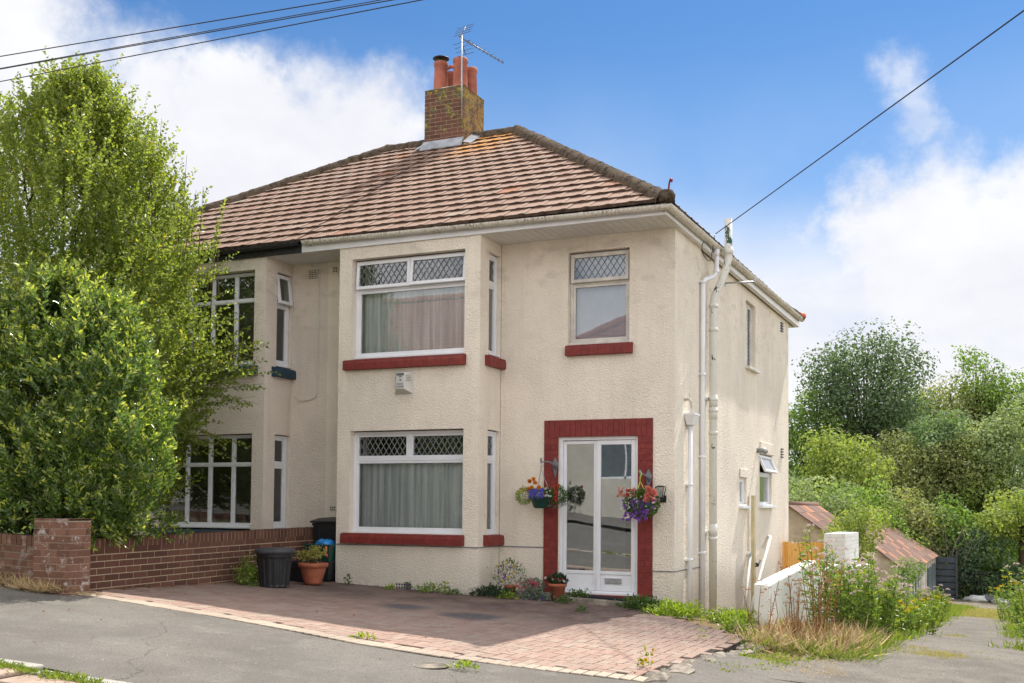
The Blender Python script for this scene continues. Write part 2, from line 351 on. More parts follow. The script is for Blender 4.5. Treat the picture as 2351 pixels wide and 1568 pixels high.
# ------------------------------------------------------------------ ground shape
def ss(a, b, x):
    t = min(1, max(0, (x - a) / (b - a))); return t * t * (3 - 2 * t)
def GD(x, y):                                   # driveway / pavement level
    xx = max(-12, min(8, x)); yy = max(-16, min(0, y)); return -.05 - .04 * xx + .0047 * xx * yy
def T(x, y):                                    # natural ground: falls away down the lane, rises again behind
    s = ss(.9, 1.8, x) if y < -.3 else ss(-.2, .1, x)
    z = GD(x, y) - .03 * min(5, max(0, y + 5)) * s
    if y > 0: z -= .065 * min(y, 34)
    if y > 38: z += .16 * (min(y, 80) - 38)
    return z
def sheet(name, mats, xs, ys, zf, jitter=0, parent=None):
    vs = [(x, y, zf(x, y)) for y in ys for x in xs]; nx = len(xs)
    b = MB(); b.add(vs, [(j * nx + i, j * nx + i + 1, (j + 1) * nx + i + 1, (j + 1) * nx + i) for j in range(len(ys) - 1) for i in range(nx - 1)], 0, 0, True)
    return b.build(name, mats)
def lin(a, b, n): return [a + (b - a) * i / (n - 1) for i in range(n)]
g = sheet('ground', MATS['soil'], [-220, -120, -60, -30] + lin(-20, 12, 65) + [20, 40, 90, 200], [-200, -100, -50, -32] + lin(-24, 48, 97) + [60, 80, 120, 220, 400], lambda x, y: T(x, y) - (.012 if y > -7.4 else .22))
tag(g, kind='structure')

# ------------------------------------------------------------------ wall with openings
def facade(b, O, U, N, u1, z0, z1, ops, depth=.12, m=0, z1f=None):
    """rectangle u 0..u1, z z0..z1 at O along U, outward N; ops=(a0,a1,c0,c1)"""
    O, U, N = Vector(O), Vector(U), Vector(N); Z = Vector((0, 0, 1))
    us = sorted({0, u1} | {q for o in ops for q in o[:2]}); zs = sorted({z0, z1} | {q for o in ops for q in o[2:4]})
    P = lambda u, z, d=0: O + U * u + Z * z - N * d
    flip = U.cross(Z).dot(N) < 0
    def q(*p): b.add(p if not flip else p[::-1], [(0, 1, 2, 3)], 0, m)
    for i in range(len(us) - 1):
        for j in range(len(zs) - 1):
            cu, cz = (us[i] + us[i + 1]) / 2, (zs[j] + zs[j + 1]) / 2
            if any(o[0] < cu < o[1] and o[2] < cz < o[3] for o in ops): continue
            q(P(us[i], zs[j]), P(us[i + 1], zs[j]), P(us[i + 1], zs[j + 1]), P(us[i], zs[j + 1]))
    for a0, a1, c0, c1 in [o[:4] for o in ops]:
        d = depth
        q(P(a0, c0), P(a0, c0, d), P(a0, c1, d), P(a0, c1))[0:0] if False else q(P(a0, c0), P(a0, c1), P(a0, c1, d), P(a0, c0, d))
        q(P(a1, c0), P(a1, c0, d), P(a1, c1, d), P(a1, c1))
        q(P(a0, c1), P(a1, c1), P(a1, c1, d), P(a0, c1, d)); q(P(a0, c0), P(a0, c0, d), P(a1, c0, d), P(a1, c0))
HT = 4.905
MX = -5.36
def mirror(fn_mir):
    return (lambda x: 2 * MX - x) if fn_mir else (lambda x: x)

def clipline(w, h, x0, sx):
    """segment of x = x0 + sx*z inside 0..w, 0..h"""
    zs = [0, h]
    if abs(sx) > 1e-9: zs += [(0 - x0) / sx, (w - x0) / sx]
    c = sorted(z for z in zs if -1e-6 <= z <= h + 1e-6 and -1e-6 <= x0 + sx * z <= w + 1e-6)
    return (c[0], c[-1]) if len(c) >= 2 and c[-1] - c[0] > .01 else None
def window(root, O, U, N, w, h, rows, sash=(), lead=(), curt=(), mats=('upvc', 'glass', 'lead'), sillh=.045, fw=.05, cm='net_curtain', label=None, cd=.13, slim=False):
    """rows: list of (z0,z1,[column splits 0..w]); O = lower left corner of the frame's outer face. sash/lead/curt: pane numbers"""
    O, U, N = Vector(O), Vector(U), Vector(N); Z = Vector((0, 0, 1)); b = MB()
    def bar(bb, u0, z0, u1, z1, d0, d1): bb.obox(O + U * u0 + Z * z0 + N * d0, U * (u1 - u0), Z * (z1 - z0), N * (d1 - d0))
    bar(b, 0, 0, w, sillh, -.07, .0); bar(b, -.01, -.012, w + .01, .018, -.05, .05)
    bar(b, 0, sillh, fw * .8, h, -.07, 0); bar(b, w - fw * .8, sillh, w, h, -.07, 0); bar(b, fw * .8, h - fw * .8, w - fw * .8, h, -.07, 0)
    panes = []; zprev = None
    for z0, z1, cols in rows:
        cs = [fw * .8] + list(cols) + [w - fw * .8]
        lo = max(z0, sillh); hi = min(z1, h - fw * .8)
        if z0 > sillh: bar(b, fw * .8, z0 - .022, w - fw * .8, z0 + .022, -.068, -.003); lo = z0 + .022
        if z1 < h - fw * .8: hi = z1 - .022
        for i, c in enumerate(cols): bar(b, c - .022, lo, c + .022, hi, -.066, -.005)
        for i in range(len(cs) - 1):
            panes.append((cs[i] + (.022 if i else 0), lo, cs[i + 1] - (.022 if i < len(cs) - 2 else 0), hi))
    win = b.build('window', MATS[mats[0]], root, bevel=.006); 
    if label: win['label'] = label
    for k, (u0, z0, u1, z1) in enumerate(panes):
        tilt = dict(sash).get(k, None) if sash else None
        o = O + U * u0 + Z * z0; pu, pz, pn = U, Z, N; off = -.030; e = .010 if slim and tilt is None else .032
        pw, ph = u1 - u0, z1 - z0
        if tilt is not None:          # top hung casement pushed open
            o = o + N * .012 ; a = R(tilt); pz = (Z * math.cos(a) - N * math.sin(a)); pn = (N * math.cos(a) + Z * math.sin(a))
            o = O + U * (u0 - .018) + Z * (z1 + .018) + N * .022 - pz * (ph + .036); pw += .036; ph += .036; off = -.012; e = .045
        sb = MB()
        def sbar(a0, c0, a1, c1, d0, d1): sb.obox(o + pu * a0 + pz * c0 + pn * d0, pu * (a1 - a0), pz * (c1 - c0), pn * (d1 - d0))
        sbar(0, 0, pw, e, off - .02, off + .022); sbar(0, ph - e, pw, ph, off - .02, off + .022); sbar(0, e, e, ph - e, off - .02, off + .022); sbar(pw - e, e, pw, ph - e, off - .02, off + .022)
        sb.build('sash', MATS[mats[0]], win, bevel=.004)
        gb = MB(); p = lambda a, c: o + pu * a + pz * c + pn * (off - .004)
        vs = [p(e, e), p(pw - e, e), p(pw - e, ph - e), p(e, ph - e)]
        gb.add(vs, [(0, 1, 2, 3)] if pu.cross(pz).dot(pn) > 0 else [(3, 2, 1, 0)]); gb.build('glass_pane', MATS[mats[1]], win)
        if k in lead:
            lb = MB(); gw, gh = pw - 2 * e, ph - 2 * e; dw, dh = .088, .135; s = dw / dh
            n = int((gw + gh * s) / dw) + 3
            for sg in (1, -1):
                for i in range(-1, n):
                    x0 = i * dw - gh * s + .04 if sg > 0 else i * dw + .04
                    c = clipline(gw, gh, x0, sg * s)
                    if c:
                        pa = o + pu * (e + x0 + sg * s * c[0]) + pz * (e + c[0]) + pn * (off + .002); pb = o + pu * (e + x0 + sg * s * c[1]) + pz * (e + c[1]) + pn * (off + .002)
                        dv = (pb - pa); sd = dv.normalized().cross(pn) * .0042
                        lb.obox(pa - sd, dv, sd * 2, pn * .003)
            lb.build('leading', MATS[mats[2]], win)
    if curt:
        u0 = min(panes[k][0] for k in curt) - .04; u1 = max(panes[k][2] for k in curt) + .04; z0 = min(panes[k][1] for k in curt) - .06; z1 = max(panes[k][3] for k in curt) + .03
        cb = MB(); n = int((u1 - u0) / .012); rng = random.Random(int(w * 1000)); amp = .022 if cm == 'net_curtain' else .002
        top = []; bot = []; ph = 0
        for i in range(n + 1):
            u = u0 + (u1 - u0) * i / n; ph += .012 / (.013 + .012 * (mnoise.noise(Vector((u * 2.2, w, 0))) + .6)) 
            d = cd + amp * math.sin(ph) + .012 * math.sin(u * 5)
            top.append(O + U * u + Z * z1 - N * (d * .5 + cd * .5)); bot.append(O + U * u + Z * z0 - N * d)
        vs = bot + top; cb.add(vs, [(i, i + 1, n + 2 + i, n + 1 + i) for i in range(n)], 0, 0, True); cb.build('curtain' if cm != 'blind' else 'blind', MATS[cm], win)
    return win

def sill(root, O, U, N, w, mt, e0=True, e1=True, label=None):
    """bullnosed painted brick sill"""
    O, U, N = Vector(O), Vector(U), Vector(N); Z = Vector((0, 0, 1)); b = MB(); n = max(2, int(w / .112))
    prof = [(-.10, .0), (-.10, .140), (.02, .148), (.055, .138), (.076, .118), (.083, .09), (.083, .004), (.075, .0)]
    for i in range(n):
        a0, a1 = w * i / n + .0015, w * (i + 1) / n - .0015; r = random.random(); j = random.uniform(-.002, .002)
        vs = [O + U * a + N * (q[0] + (j if q[0] > 0 else 0)) + Z * q[1] for a in (a0, a1) for q in prof]; k = len(prof)
        fs = [tuple(range(k)), tuple(range(2 * k - 1, k - 1, -1))] + [((q + 1) % k, q, q + k, (q + 1) % k + k) for q in range(k)]
        b.add(vs, fs, r)
    b.obox(O - N * .09 + Z * .004, U * w, Z * .130, N * .165, .5)
    o = b.build('window_sill', MATS[mt], root)
    if label: o['label'] = label
    return o

EY, EX, EZ = -.755, .12, 5.045; RY, RZ, RX = 3.9, 7.93, -4.03; BY = 8.55
def tiles(b, O, U, V, N, slen, lo, hi, gauge=.305, tw=.30, seed=1):
    """interlocking tiles with one roll each; lo(s)/hi(s) = run limits along U at slope distance s"""
    O, U, V, N = Vector(O), Vector(U), Vector(V), Vector(N); rng = random.Random(seed); nc = int(math.ceil(slen / gauge))
    prof = [(0, 0), (.15, .001), (.60, .001), (.70, .004), (.80, .010), (.92, .010), (.985, .004)]
    flip = U.cross(V).dot(N) < 0
    for c in range(nc):
        s0 = c * gauge; s1 = min(s0 + gauge + .02, slen); off = (c % 2) * tw * .5
        l0, h0 = lo(s0), hi(s0); l1, h1 = lo(min(s0 + gauge, slen)), hi(min(s0 + gauge, slen))
        i0 = int(math.floor((min(l0, l1) - off) / tw)); i1 = int(math.ceil((max(h0, h1) - off) / tw))
        for i in range(i0, i1):
            r = rng.random(); dz = rng.uniform(-.003, .003); ds = rng.uniform(-.006, .006); pts = [(off + (i + f) * tw, hgt) for f, hgt in prof]
            lo_v, up_v, bt_v = [], [], []
            if pts[0][0] > max(h0, h1) or pts[-1][0] < min(l0, l1): continue
            for u, hg in pts:
                ua = min(max(u, l0), h0); ub = min(max(u, l1), h1)
                lo_v.append(O + U * ua + V * (s0 - .012 + ds) + N * (.038 + hg + dz)); up_v.append(O + U * ub + V * s1 + N * (.006 + hg * .9)); bt_v.append(O + U * ua + V * (s0 - .010 + ds) + N * (-.004))
            k = len(pts); vs = lo_v + up_v + bt_v
            fs = [(j, j + 1, k + j + 1, k + j) for j in range(k - 1)] + [(2 * k + j, 2 * k + j + 1, j + 1, j) for j in range(k - 1)]
            if flip: fs = [f[::-1] for f in fs]
            b.add(vs, fs[:k - 1], r); b.add(vs, fs[k - 1:], r, 2)
def ridge_tiles(b, A, B, rad=.115, step=.42, seed=0):
    A, B = Vector(A), Vector(B); L = (B - A).length; n = max(1, int(L / step)); t = (B - A).normalized(); sd = t.cross(Vector((0, 0, 1))).normalized(); up = sd.cross(t); rng = random.Random(seed)
    for i in range(n):
        p0 = A + t * (L * i / n - .02); p1 = A + t * (L * (i + 1) / n); m = 9; sub = 6; vs = []
        for j in range(sub + 1):
            p = p0.lerp(p1, j / sub)
            for k in range(m):
                a = math.pi * (k / (m - 1)) * 1.16 - .25; rr = rad * (1 + .035 * (j == 0)) + .022 * mnoise.noise((p + Vector((k, 0, 0)) * .35) * 9) ; vs.append(p + sd * math.cos(a) * rr + up * (math.sin(a) * rr - .03))
        b.add(vs, [(j * m + k, j * m + k + 1, (j + 1) * m + k + 1, (j + 1) * m + k) for j in range(sub) for k in range(m - 1)], rng.random(), 0, True)
def halfpipe(b, path, rad, n=9):
    path = [Vector(p) for p in path]; vs = []
    for i, p in enumerate(path):
        d0 = (path[i] - path[i - 1]).normalized() if i else (path[1] - path[0]).normalized(); d1 = (path[i + 1] - path[i]).normalized() if i < len(path) - 1 else d0
        t = (d0 + d1).normalized(); sd = Vector((t.y, -t.x, 0)).normalized(); c = max(.3, t.dot(d0))
        for k in range(n):
            a = math.pi * k / (n - 1); vs.append(p + sd * math.cos(a) * rad / c - Vector((0, 0, 1)) * math.sin(a) * rad)
        for k in range(n - 1, -1, -1):
            a = math.pi * k / (n - 1); vs.append(p + sd * math.cos(a) * (rad - .006) / c - Vector((0, 0, 1)) * math.sin(a) * (rad - .006))
    q = 2 * n; b.add(vs, [(i * q + k, i * q + (k + 1) % q, (i + 1) * q + (k + 1) % q, (i + 1) * q + k) for i in range(len(path) - 1) for k in range(q)] + [tuple(range(q))[::-1], tuple((len(path) - 1) * q + k for k in range(q))], 0, 0, False)

def build_house(mir):
    X = mirror(mir); sg = -1 if mir else 1
    if mir: root = thing('semi_detached_house', 'adjoining house half hidden by the tree, with dark blue sills and grid-paned white windows', 'house', (X(0), 0, 0), 'pair of semi-detached houses')
    else: root = thing('semi_detached_house', 'cream roughcast house with red sills and a red brick surround round its white front door', 'house', (0, 0, 0), 'pair of semi-detached houses')
    U = Vector((sg, 0, 0)); rm = 'render_neighbour' if mir else 'render_cream'
    b = MB(); F = Vector((0, -1, 0))
    OPF = [(1.0 + .0, 1.0, 0, 0)]
    # front wall right of the bay
    fo = [(2.485 - 1.49, 2.485 - .62, 3.425, 4.70), (2.485 - 1.61, 2.485 - .49, .10, 2.20)]
    facade(b, (X(-2.485), 0, 0), U, F, 2.485, -1.2, HT, fo, .14)
    facade(b, (X(MX), 0, 0), U, F, -4.72 - MX, -1.2, HT, [], .1)
    facade(b, (X(-4.72), -.66, 0), U, F, 2.23, -1.2, HT, [(.21, 2.00, .865, 2.295), (.21, 2.00, 3.275, 4.725)], .12)
    for xx, nx in ((-2.49, 1), (-4.72, -1)):
        facade(b, (X(xx), -.66, 0), (0, 1, 0), (sg * nx, 0, 0), .66, -1.2, HT, [(.27, .64, .865, 2.295), (.27, .64, 3.275, 4.725)], .06)
    so_ = [(4.28, 5.02, 3.60, 4.71), (3.83, 4.33, 1.29, 1.755), (5.36, 6.40, 1.30, 2.21)]
    facade(b, (X(0), 0, 0), (0, 1, 0), (sg, 0, 0), 1.30, -1.6, HT, [], .1)
    facade(b, (X(-.03), 1.30, 0), (0, 1, 0), (sg, 0, 0), 8.04 - 1.3, -1.9, HT, [(a - 1.3, c - 1.3, d, e) for a, c, d, e in so_] if not mir else [], .1)
    b.box(X(-.03), 1.2, -1.6, X(-.05), 1.3, HT) if False else b.quad((X(0), 1.3, -1.6), (X(-.03), 1.3, -1.6), (X(-.03), 1.3, HT), (X(0), 1.3, HT))
    facade(b, (X(MX), 8.04, 0), U, (0, 1, 0), -.03 - MX, -1.9, HT, [], .1)
    wall = b.build('wall', MATS[rm], root)
    # rooms: party wall, floors (dark inside)
    b = MB(); b.box(X(MX + .0), .1, -.4, X(MX + .08), 8.0, 4.9); b.box(X(-5.25), .15, 2.45, X(-.08), 7.95, 2.62); b.box(X(-4.7), -.62, 2.45, X(-2.52), .15, 2.62)
    b.box(X(-5.25), .15, 4.84, X(-.08), 7.95, 4.89); b.box(X(-4.7), -.62, 4.80, X(-2.52), .15, 4.86); b.box(X(-5.25), 2.6, -.3, X(-.08), 2.7, 4.84); b.box(X(-4.7), -.6, -.3, X(-.08), 7.9, -.2)
    b.box(X(-2.35), .05, -.2, X(-2.3), 2.6, 4.84)
    b.build('interior', MATS['room'], root)
    # drip line low on the wall
    segs = [(X(-4.72), -.66, .700, X(-2.478), -.672, .712), (X(-2.49), -.66, .700, X(-2.478), 0, .712)]
    if not mir: segs += [(-2.478, 0, .700, -1.825, -.012, .712), (-.28, 0, .430, 0, -.012, .442), (0, -.012, .430, .012, 1.3, .442)]
    for q in segs: b = MB(); b.box(*q); b.build('drip_line', MATS['lead'], root)
    W = 1.80; by = -.66 + .115
    def fr(O, U_, N_, w, h, rows, **k):
        if mir and abs(U_[0]) > 0: return window(root, (X(O[0]), O[1], O[2]), (-1, 0, 0), N_, w, h, rows, **k)
        return window(root, (X(O[0]), O[1], O[2]), U_, (N_[0] * sg, N_[1], N_[2]), w, h, rows, **k)
    if not mir:
        fr((-4.512, by, .875), (1, 0, 0), F, 1.795, 1.41, [(0, 1.02, []), (1.02, 1.41, [.895])], lead=(1, 2), curt=(0,), mats=('upvc', 'glass', 'lead_light'))
        fr((-4.512, by, 3.325), (1, 0, 0), F, 1.795, 1.39, [(0, .975, []), (.975, 1.39, [.895])], sash=((1, 3), (2, 6)), lead=(1, 2), curt=(0,), label='upstairs bay window with its right top light pushed open')
        for z0, h, tr in ((.875, 1.41, 1.02), (3.325, 1.39, .975)):
            fr((-2.54, -.395, z0), (0, 1, 0), (1, 0, 0), .37, h, [(0, tr, []), (tr, h, [])], lead=(1,), curt=(0,), sillh=.035, cd=.1)
            fr((-4.67, -.395, z0), (0, 1, 0), (-1, 0, 0), .37, h, [(0, tr, []), (tr, h, [])], lead=(1,), curt=(0,), sillh=.035, cd=.1)
        fr((-1.487, .075, 3.45), (1, 0, 0), F, .865, 1.24, [(0, .83, []), (.83, 1.24, [])], sash=((1, 3),), lead=(1,), curt=(0, 1), cm='blind', mats=('upvc_old', 'glass', 'lead'), cd=.11)
        fr((-.09, 4.29, 3.61), (0, 1, 0), (1, 0, 0), .72, 1.09, [(0, 1.09, [.36])], lead=(0, 1), mats=('upvc_old', 'glass', 'lead'), sillh=.03, fw=.04)
        fr((-.07, 3.835, 1.30), (0, 1, 0), (1, 0, 0), .49, .45, [(0, .45, [])], curt=(0,), mats=('upvc', 'glass', 'lead'), sillh=.03, fw=.04, cd=.1, cm='blind')
        fr((-.07, 5.365, 1.31), (0, 1, 0), (1, 0, 0), 1.03, .89, [(0, .56, []), (.56, .89, [])], sash=((1, 24),), mats=('upvc', 'glass', 'lead'), sillh=.03, fw=.045, label='ground floor side window with its top light propped wide open')
        for (y0, y1, z) in ((4.24, 5.08, 3.56), (3.79, 4.37, 1.25), (5.32, 6.46, 1.26)):
            b = MB(); b.box(-.06, y0, z, .045, y1, z + .045); b.build('window_sill', MATS['upvc_old' if z > 3 else 'upvc'], root, bevel=.006)
        b = MB(); b.box(-.03, 3.80, 1.755, -.005, 4.38, 1.90); b.build('lintel', MATS['render_cream'], root, bevel=.01); b = MB(); b.box(-.03, 5.36, 2.215, -.005, 6.5, 2.42); b.build('lintel', MATS['render_cream'], root, bevel=.01)
    else:
        g4 = [.435, .87, 1.305]
        fr((-4.512, by, .905), (1, 0, 0), F, 1.795, 1.38, [(0, .94, g4), (.94, 1.38, g4)], mats=('upvc', 'glass_dark', 'lead'), sillh=.06, slim=True)
        fr((-4.512, by, 3.325), (1, 0, 0), F, 1.795, 1.39, [(0, .975, g4), (.975, 1.39, g4)], mats=('upvc', 'glass_dark', 'lead'), sillh=.06, slim=True)
        for z0, h, tr, sa in ((.905, 1.38, .94, ()), (3.325, 1.39, .93, ((1, 8),))):
            fr((-4.67, -.395, z0), (0, 1, 0), (-1, 0, 0), .37, h, [(0, tr, []), (tr, h, [])], mats=('upvc', 'glass_dark', 'lead'), sillh=.06, sash=sa)
            fr((-2.54, -.395, z0), (0, 1, 0), (1, 0, 0), .37, h, [(0, tr, []), (tr, h, [])], mats=('upvc', 'glass_dark', 'lead'), sillh=.06)
        b = MB()
        for u in (-4.25, -2.95):
            for z0, z1 in ((.9, 2.28), (3.33, 4.7)): b.box(X(u), -.38, z0, X(u + .22), -.34, z1)
        b.build('curtain', MATS['dark_curtain'], root)
    sm = 'teal_paint' if mir else 'red_paint'
    for z in (.722, 3.148):
        sill(root, (X(-4.60 if not mir else -2.69), -.66, z), (1, 0, 0), F, 1.91, sm)
        for xx, nx in ((-2.49, 1), (-4.72, -1)): sill(root, (X(xx), -.50, z), (0, 1, 0), (nx * sg, 0, 0), .56, sm)
    if not mir: sill(root, (-1.50, 0, 3.285), (1, 0, 0), F, .935, sm)
    # eaves
    fm = 'upvc' if not mir else 'timber_black'; gm = 'gutter' if not mir else 'timber_black'
    b = MB(); b.box(X(MX + .002 if not mir else MX), -.690, 4.895, X(.085), -.668, 5.035); b.box(X(.062), -.668, 4.895, X(.085), 8.6, 5.035); b.box(X(MX), 8.58, 4.895, X(.06), 8.6, 5.035)
    b.build('fascia', MATS[fm], root)
    b = MB(); n = 51
    for i in range(n):
        x0 = MX + (-MX + .06) * i / n; b.box(X(x0 + .003), -.667, 4.897, X(x0 + (-MX + .06) / n - .003), -.003 if x0 > -2.6 or x0 < -4.8 else -.662, 4.908)
    b.box(X(MX), -.667, 4.909, X(.06), .05, 4.915); b.box(X(.0), -.003, 4.896, X(.061), 8.57, 4.908); b.box(X(MX), 8.05, 4.896, X(-.04), 8.57, 4.908)
    b.build('soffit', MATS['soffit'], root)
    b = MB(); gz = 5.038; b_ = lambda: None
    path = [(X(-5.29 if not mir else MX - .01), -.755, gz), (X(.135), -.755, gz - .05), (X(.135), 8.62, gz + .02)]
    if mir: path = path[::-1]
    halfpipe(b, path, .056)
    for i in range(6):
        x = X(-5.2 + i * 1.05); z = gz - .05 * (i * 1.05 + .09) / 5.4; halfpipe(b, [(x - .022, -.755, z + .003), (x + .022, -.755, z + .003)], .063); b.box(x - .012, -.70, z - .062, x + .012, -.691, z - .03)
    for i in range(9):
        y = -.35 + i * 1.06; z = gz - .05 + .07 * i / 9; halfpipe(b, [(X(.135), y + .022, z + .003), (X(.135), y - .022, z + .003)], .063)
    b.build('gutter', MATS[gm], root)
    # roof
    sl = math.hypot(RY - EY, RZ - EZ); Vf = Vector((0, RY - EY, RZ - EZ)).normalized(); Nf = Vector((0, -Vf.z, Vf.y))
    b = MB(); rx = X(EX); run = EX - RX
    if not mir: tiles(b, (0, EY, EZ), (1, 0, 0), Vf, Nf, sl, lambda s: MX, lambda s: EX - run * s / sl, seed=3)
    else: tiles(b, (0, EY, EZ), (1, 0, 0), Vf, Nf, sl, lambda s: X(EX) + run * s / sl, lambda s: MX, seed=7)
    Vb = Vector((0, -(BY - RY), RZ - EZ)).normalized(); slb = math.hypot(BY - RY, RZ - EZ); Nb = Vector((0, -Vb.z * -1, Vb.y * -1))
    if not mir: tiles(b, (0, BY, EZ), (1, 0, 0), Vb, (0, Vb.z, -Vb.y), slb, lambda s: MX, lambda s: EX - run * s / slb, seed=5)
    else: tiles(b, (0, BY, EZ), (1, 0, 0), Vb, (0, Vb.z, -Vb.y), slb, lambda s: X(EX) + run * s / slb, lambda s: MX, seed=5)
    sr = math.hypot(run, RZ - EZ); Vs = Vector((-sg * run, 0, RZ - EZ)).normalized(); Ns = Vector((sg * (RZ - EZ), 0, run)).normalized()
    tiles(b, (X(EX), 0, EZ), (0, 1, 0), Vs, Ns, sr, lambda s: EY + (RY - EY) * s / sr, lambda s: BY - (BY - RY) * s / sr, seed=9)
    # felt under the tiles
    e = .012; pts = [(X(MX), EY, EZ - e), (X(EX), EY, EZ - e), (X(RX), RY, RZ - e), (X(MX), RY, RZ - e), (X(EX), BY, EZ - e), (X(MX), BY, EZ - e)]
    b.add(pts, [(0, 1, 2, 3), (1, 4, 2), (4, 5, 3, 2)], .1, 1)
    roof = b.build('roof', [MATS['roof_tile'], MATS['timber_black'], MATS['tile_edge']], root)
    b = MB(); h = .025
    ridge_tiles(b, (X(MX), RY, RZ + h), (X(RX), RY, RZ + h), seed=1); ridge_tiles(b, (X(EX - .03), EY + .03, EZ + h), (X(RX), RY, RZ + h), .125, .40, 2); ridge_tiles(b, (X(EX), BY, EZ + h), (X(RX), RY, RZ + h), .115, .42, 3)
    b.lathe((X(RX), RY, RZ + h - .03), [(.13, 0), (.12, .06), (.06, .11), (0, .12)], 12)
    b.build('ridge_tiles', MATS['mossy_ridge'], roof)
    if not mir:
        # red hip iron at the corner, orange one at the back
        b = MB(); d = Vector((1, -1, 0)).normalized(); p = Vector((EX - .02, EY + .02, EZ + .06)) + d * .06
        b.tube([p, p + Vector((0, 0, .10)), p + d * .02 + Vector((0, 0, .16)), p + d * .05 + Vector((0, 0, .19)), p + d * .08 + Vector((0, 0, .17)), p + d * .07 + Vector((0, 0, .14))], .013, 6)
        b.build('hip_iron', MATS['red_paint'], roof)
        b = MB(); b.lathe((EX - .02, EY + .02, EZ + .02), [(0, -.03), (.10, -.03), (.115, .05), (.08, .11), (0, .12)], 12); b.build('hip_end_tile', MATS['mossy_ridge'], roof)
        b = MB(); p = Vector((EX + .02, BY - .02, EZ + .06)); b.lathe(p, [(.0, -.04), (.09, -.04), (.09, .02), (.05, .07), (0, .08)], 10); b.tube([p + Vector((.0, .09, .02)) + Vector((0, .05 * math.cos(a), .05 * math.sin(a))) for a in lin(-2, 3.2, 9)], .012, 6); b.build('hip_end_tile', MATS['orange_plastic'], roof)
    return root, roof
house, roof = build_house(False)
nhouse, nroof = build_house(True)

# ------------------------------------------------------------------ brickwork
BL, BH, J = .215, .065, .010
def brickface(b, O, U, N, w, h, z0f=None, stretcher=True, sold=0, rng=random, proud=.004, d=.10, half0=0):
    """running bond face, bricks stand proud of the mortar core"""
    O, U, N = Vector(O), Vector(U), Vector(N); Z = Vector((0, 0, 1)); rows = int(round((h - sold) / (BH + J)))
    for r_ in range(rows):
        z = r_ * (BH + J) + J; off = (r_ % 2) * .5 * (BL + J); u = -off
        while u < w:
            a, c = max(0, u), min(w, u + BL)
            if c - a > .03:
                pr = proud + rng.uniform(-.0015, .0015); b.obox(O + U * a + Z * z - N * .02, U * (c - a), Z * BH, N * (.02 + pr), rng.random())
            u += BL + J
    if sold:
        u = 0; z = rows * (BH + J) + J
        while u < w - .02:
            c = min(w, u + .065); b.obox(O + U * u + Z * z - N * .02, U * (c - u), Z * (h - z), N * (.02 + proud + rng.uniform(-.001, .002)), rng.random()); u += .075
def brickblock(name, parent, x0, y0, x1, y1, z0, z1, bm, faces='fblr', sold=0, loc=None, capz=.0, topbricks=True):
    b = MB(); rng = random.Random(int(abs(x0 * 97 + y0 * 31) * 10)); b.box(x0, y0, z0, x1, y1, z1 - .004, .5, 1)
    h = z1 - z0
    if 'f' in faces: brickface(b, (x0, y0, z0), (1, 0, 0), (0, -1, 0), x1 - x0, h, sold=sold, rng=rng)
    if 'b' in faces: brickface(b, (x0, y1, z0), (1, 0, 0), (0, 1, 0), x1 - x0, h, sold=sold, rng=rng)
    if 'r' in faces: brickface(b, (x1, y0, z0), (0, 1, 0), (1, 0, 0), y1 - y0, h, sold=sold, rng=rng)
    if 'l' in faces: brickface(b, (x0, y0, z0), (0, 1, 0), (-1, 0, 0), y1 - y0, h, sold=sold, rng=rng)
    if topbricks:
        if (x1 - x0) >= (y1 - y0):
            u = x0
            while u < x1 - .02: b.box(u, y0 - .003, z1 - .02, min(u + .065, x1), y1 + .003, z1, rng.random()); u += .075
        else:
            u = y0
            while u < y1 - .02: b.box(x0 - .003, u, z1 - .02, x1 + .003, min(u + .065, y1), z1, rng.random()); u += .075
    return b.build(name, [MATS[bm], MATS[bm + '_mortar']], parent, loc=loc)

# chimney of the right-hand house
ch = brickblock('chimney', roof, -5.70, 3.50, -4.92, 4.33, 7.20, 8.78, 'brick_chimney', topbricks=False)
b = MB(); b.add([(-5.71, 3.49, 8.78), (-4.91, 3.49, 8.78), (-4.91, 4.34, 8.78), (-5.71, 4.34, 8.78), (-5.58, 3.62, 8.85), (-5.04, 3.62, 8.85), (-5.04, 4.21, 8.85), (-5.58, 4.21, 8.85)], [(0, 1, 5, 4), (1, 2, 6, 5), (2, 3, 7, 6), (3, 0, 4, 7), (4, 5, 6, 7), (3, 2, 1, 0)], 0, 0)
b.build('mortar_cap', MATS['concrete'], ch)
b = MB(); b.add([(-5.74, 3.37, 7.66), (-4.88, 3.37, 7.66), (-4.90, 3.485, 7.84), (-5.72, 3.485, 7.84)], [(0, 1, 2, 3)]); b.obox((-5.74, 3.37, 7.645), (.86, 0, 0), (0, .02, .0), (0, 0, .012))
b.add([(-4.90, 3.44, 7.73), (-4.72, 3.42, 7.68), (-4.70, 3.9, 7.99), (-4.90, 3.9, 8.05)], [(0, 1, 2, 3)]); b.add([(-5.72, 3.44, 7.73), (-5.90, 3.42, 7.68), (-5.9, 3.9, 7.99), (-5.72, 3.9, 8.05)], [(3, 2, 1, 0)])
b.build('flashing', MATS['flashing'], ch)
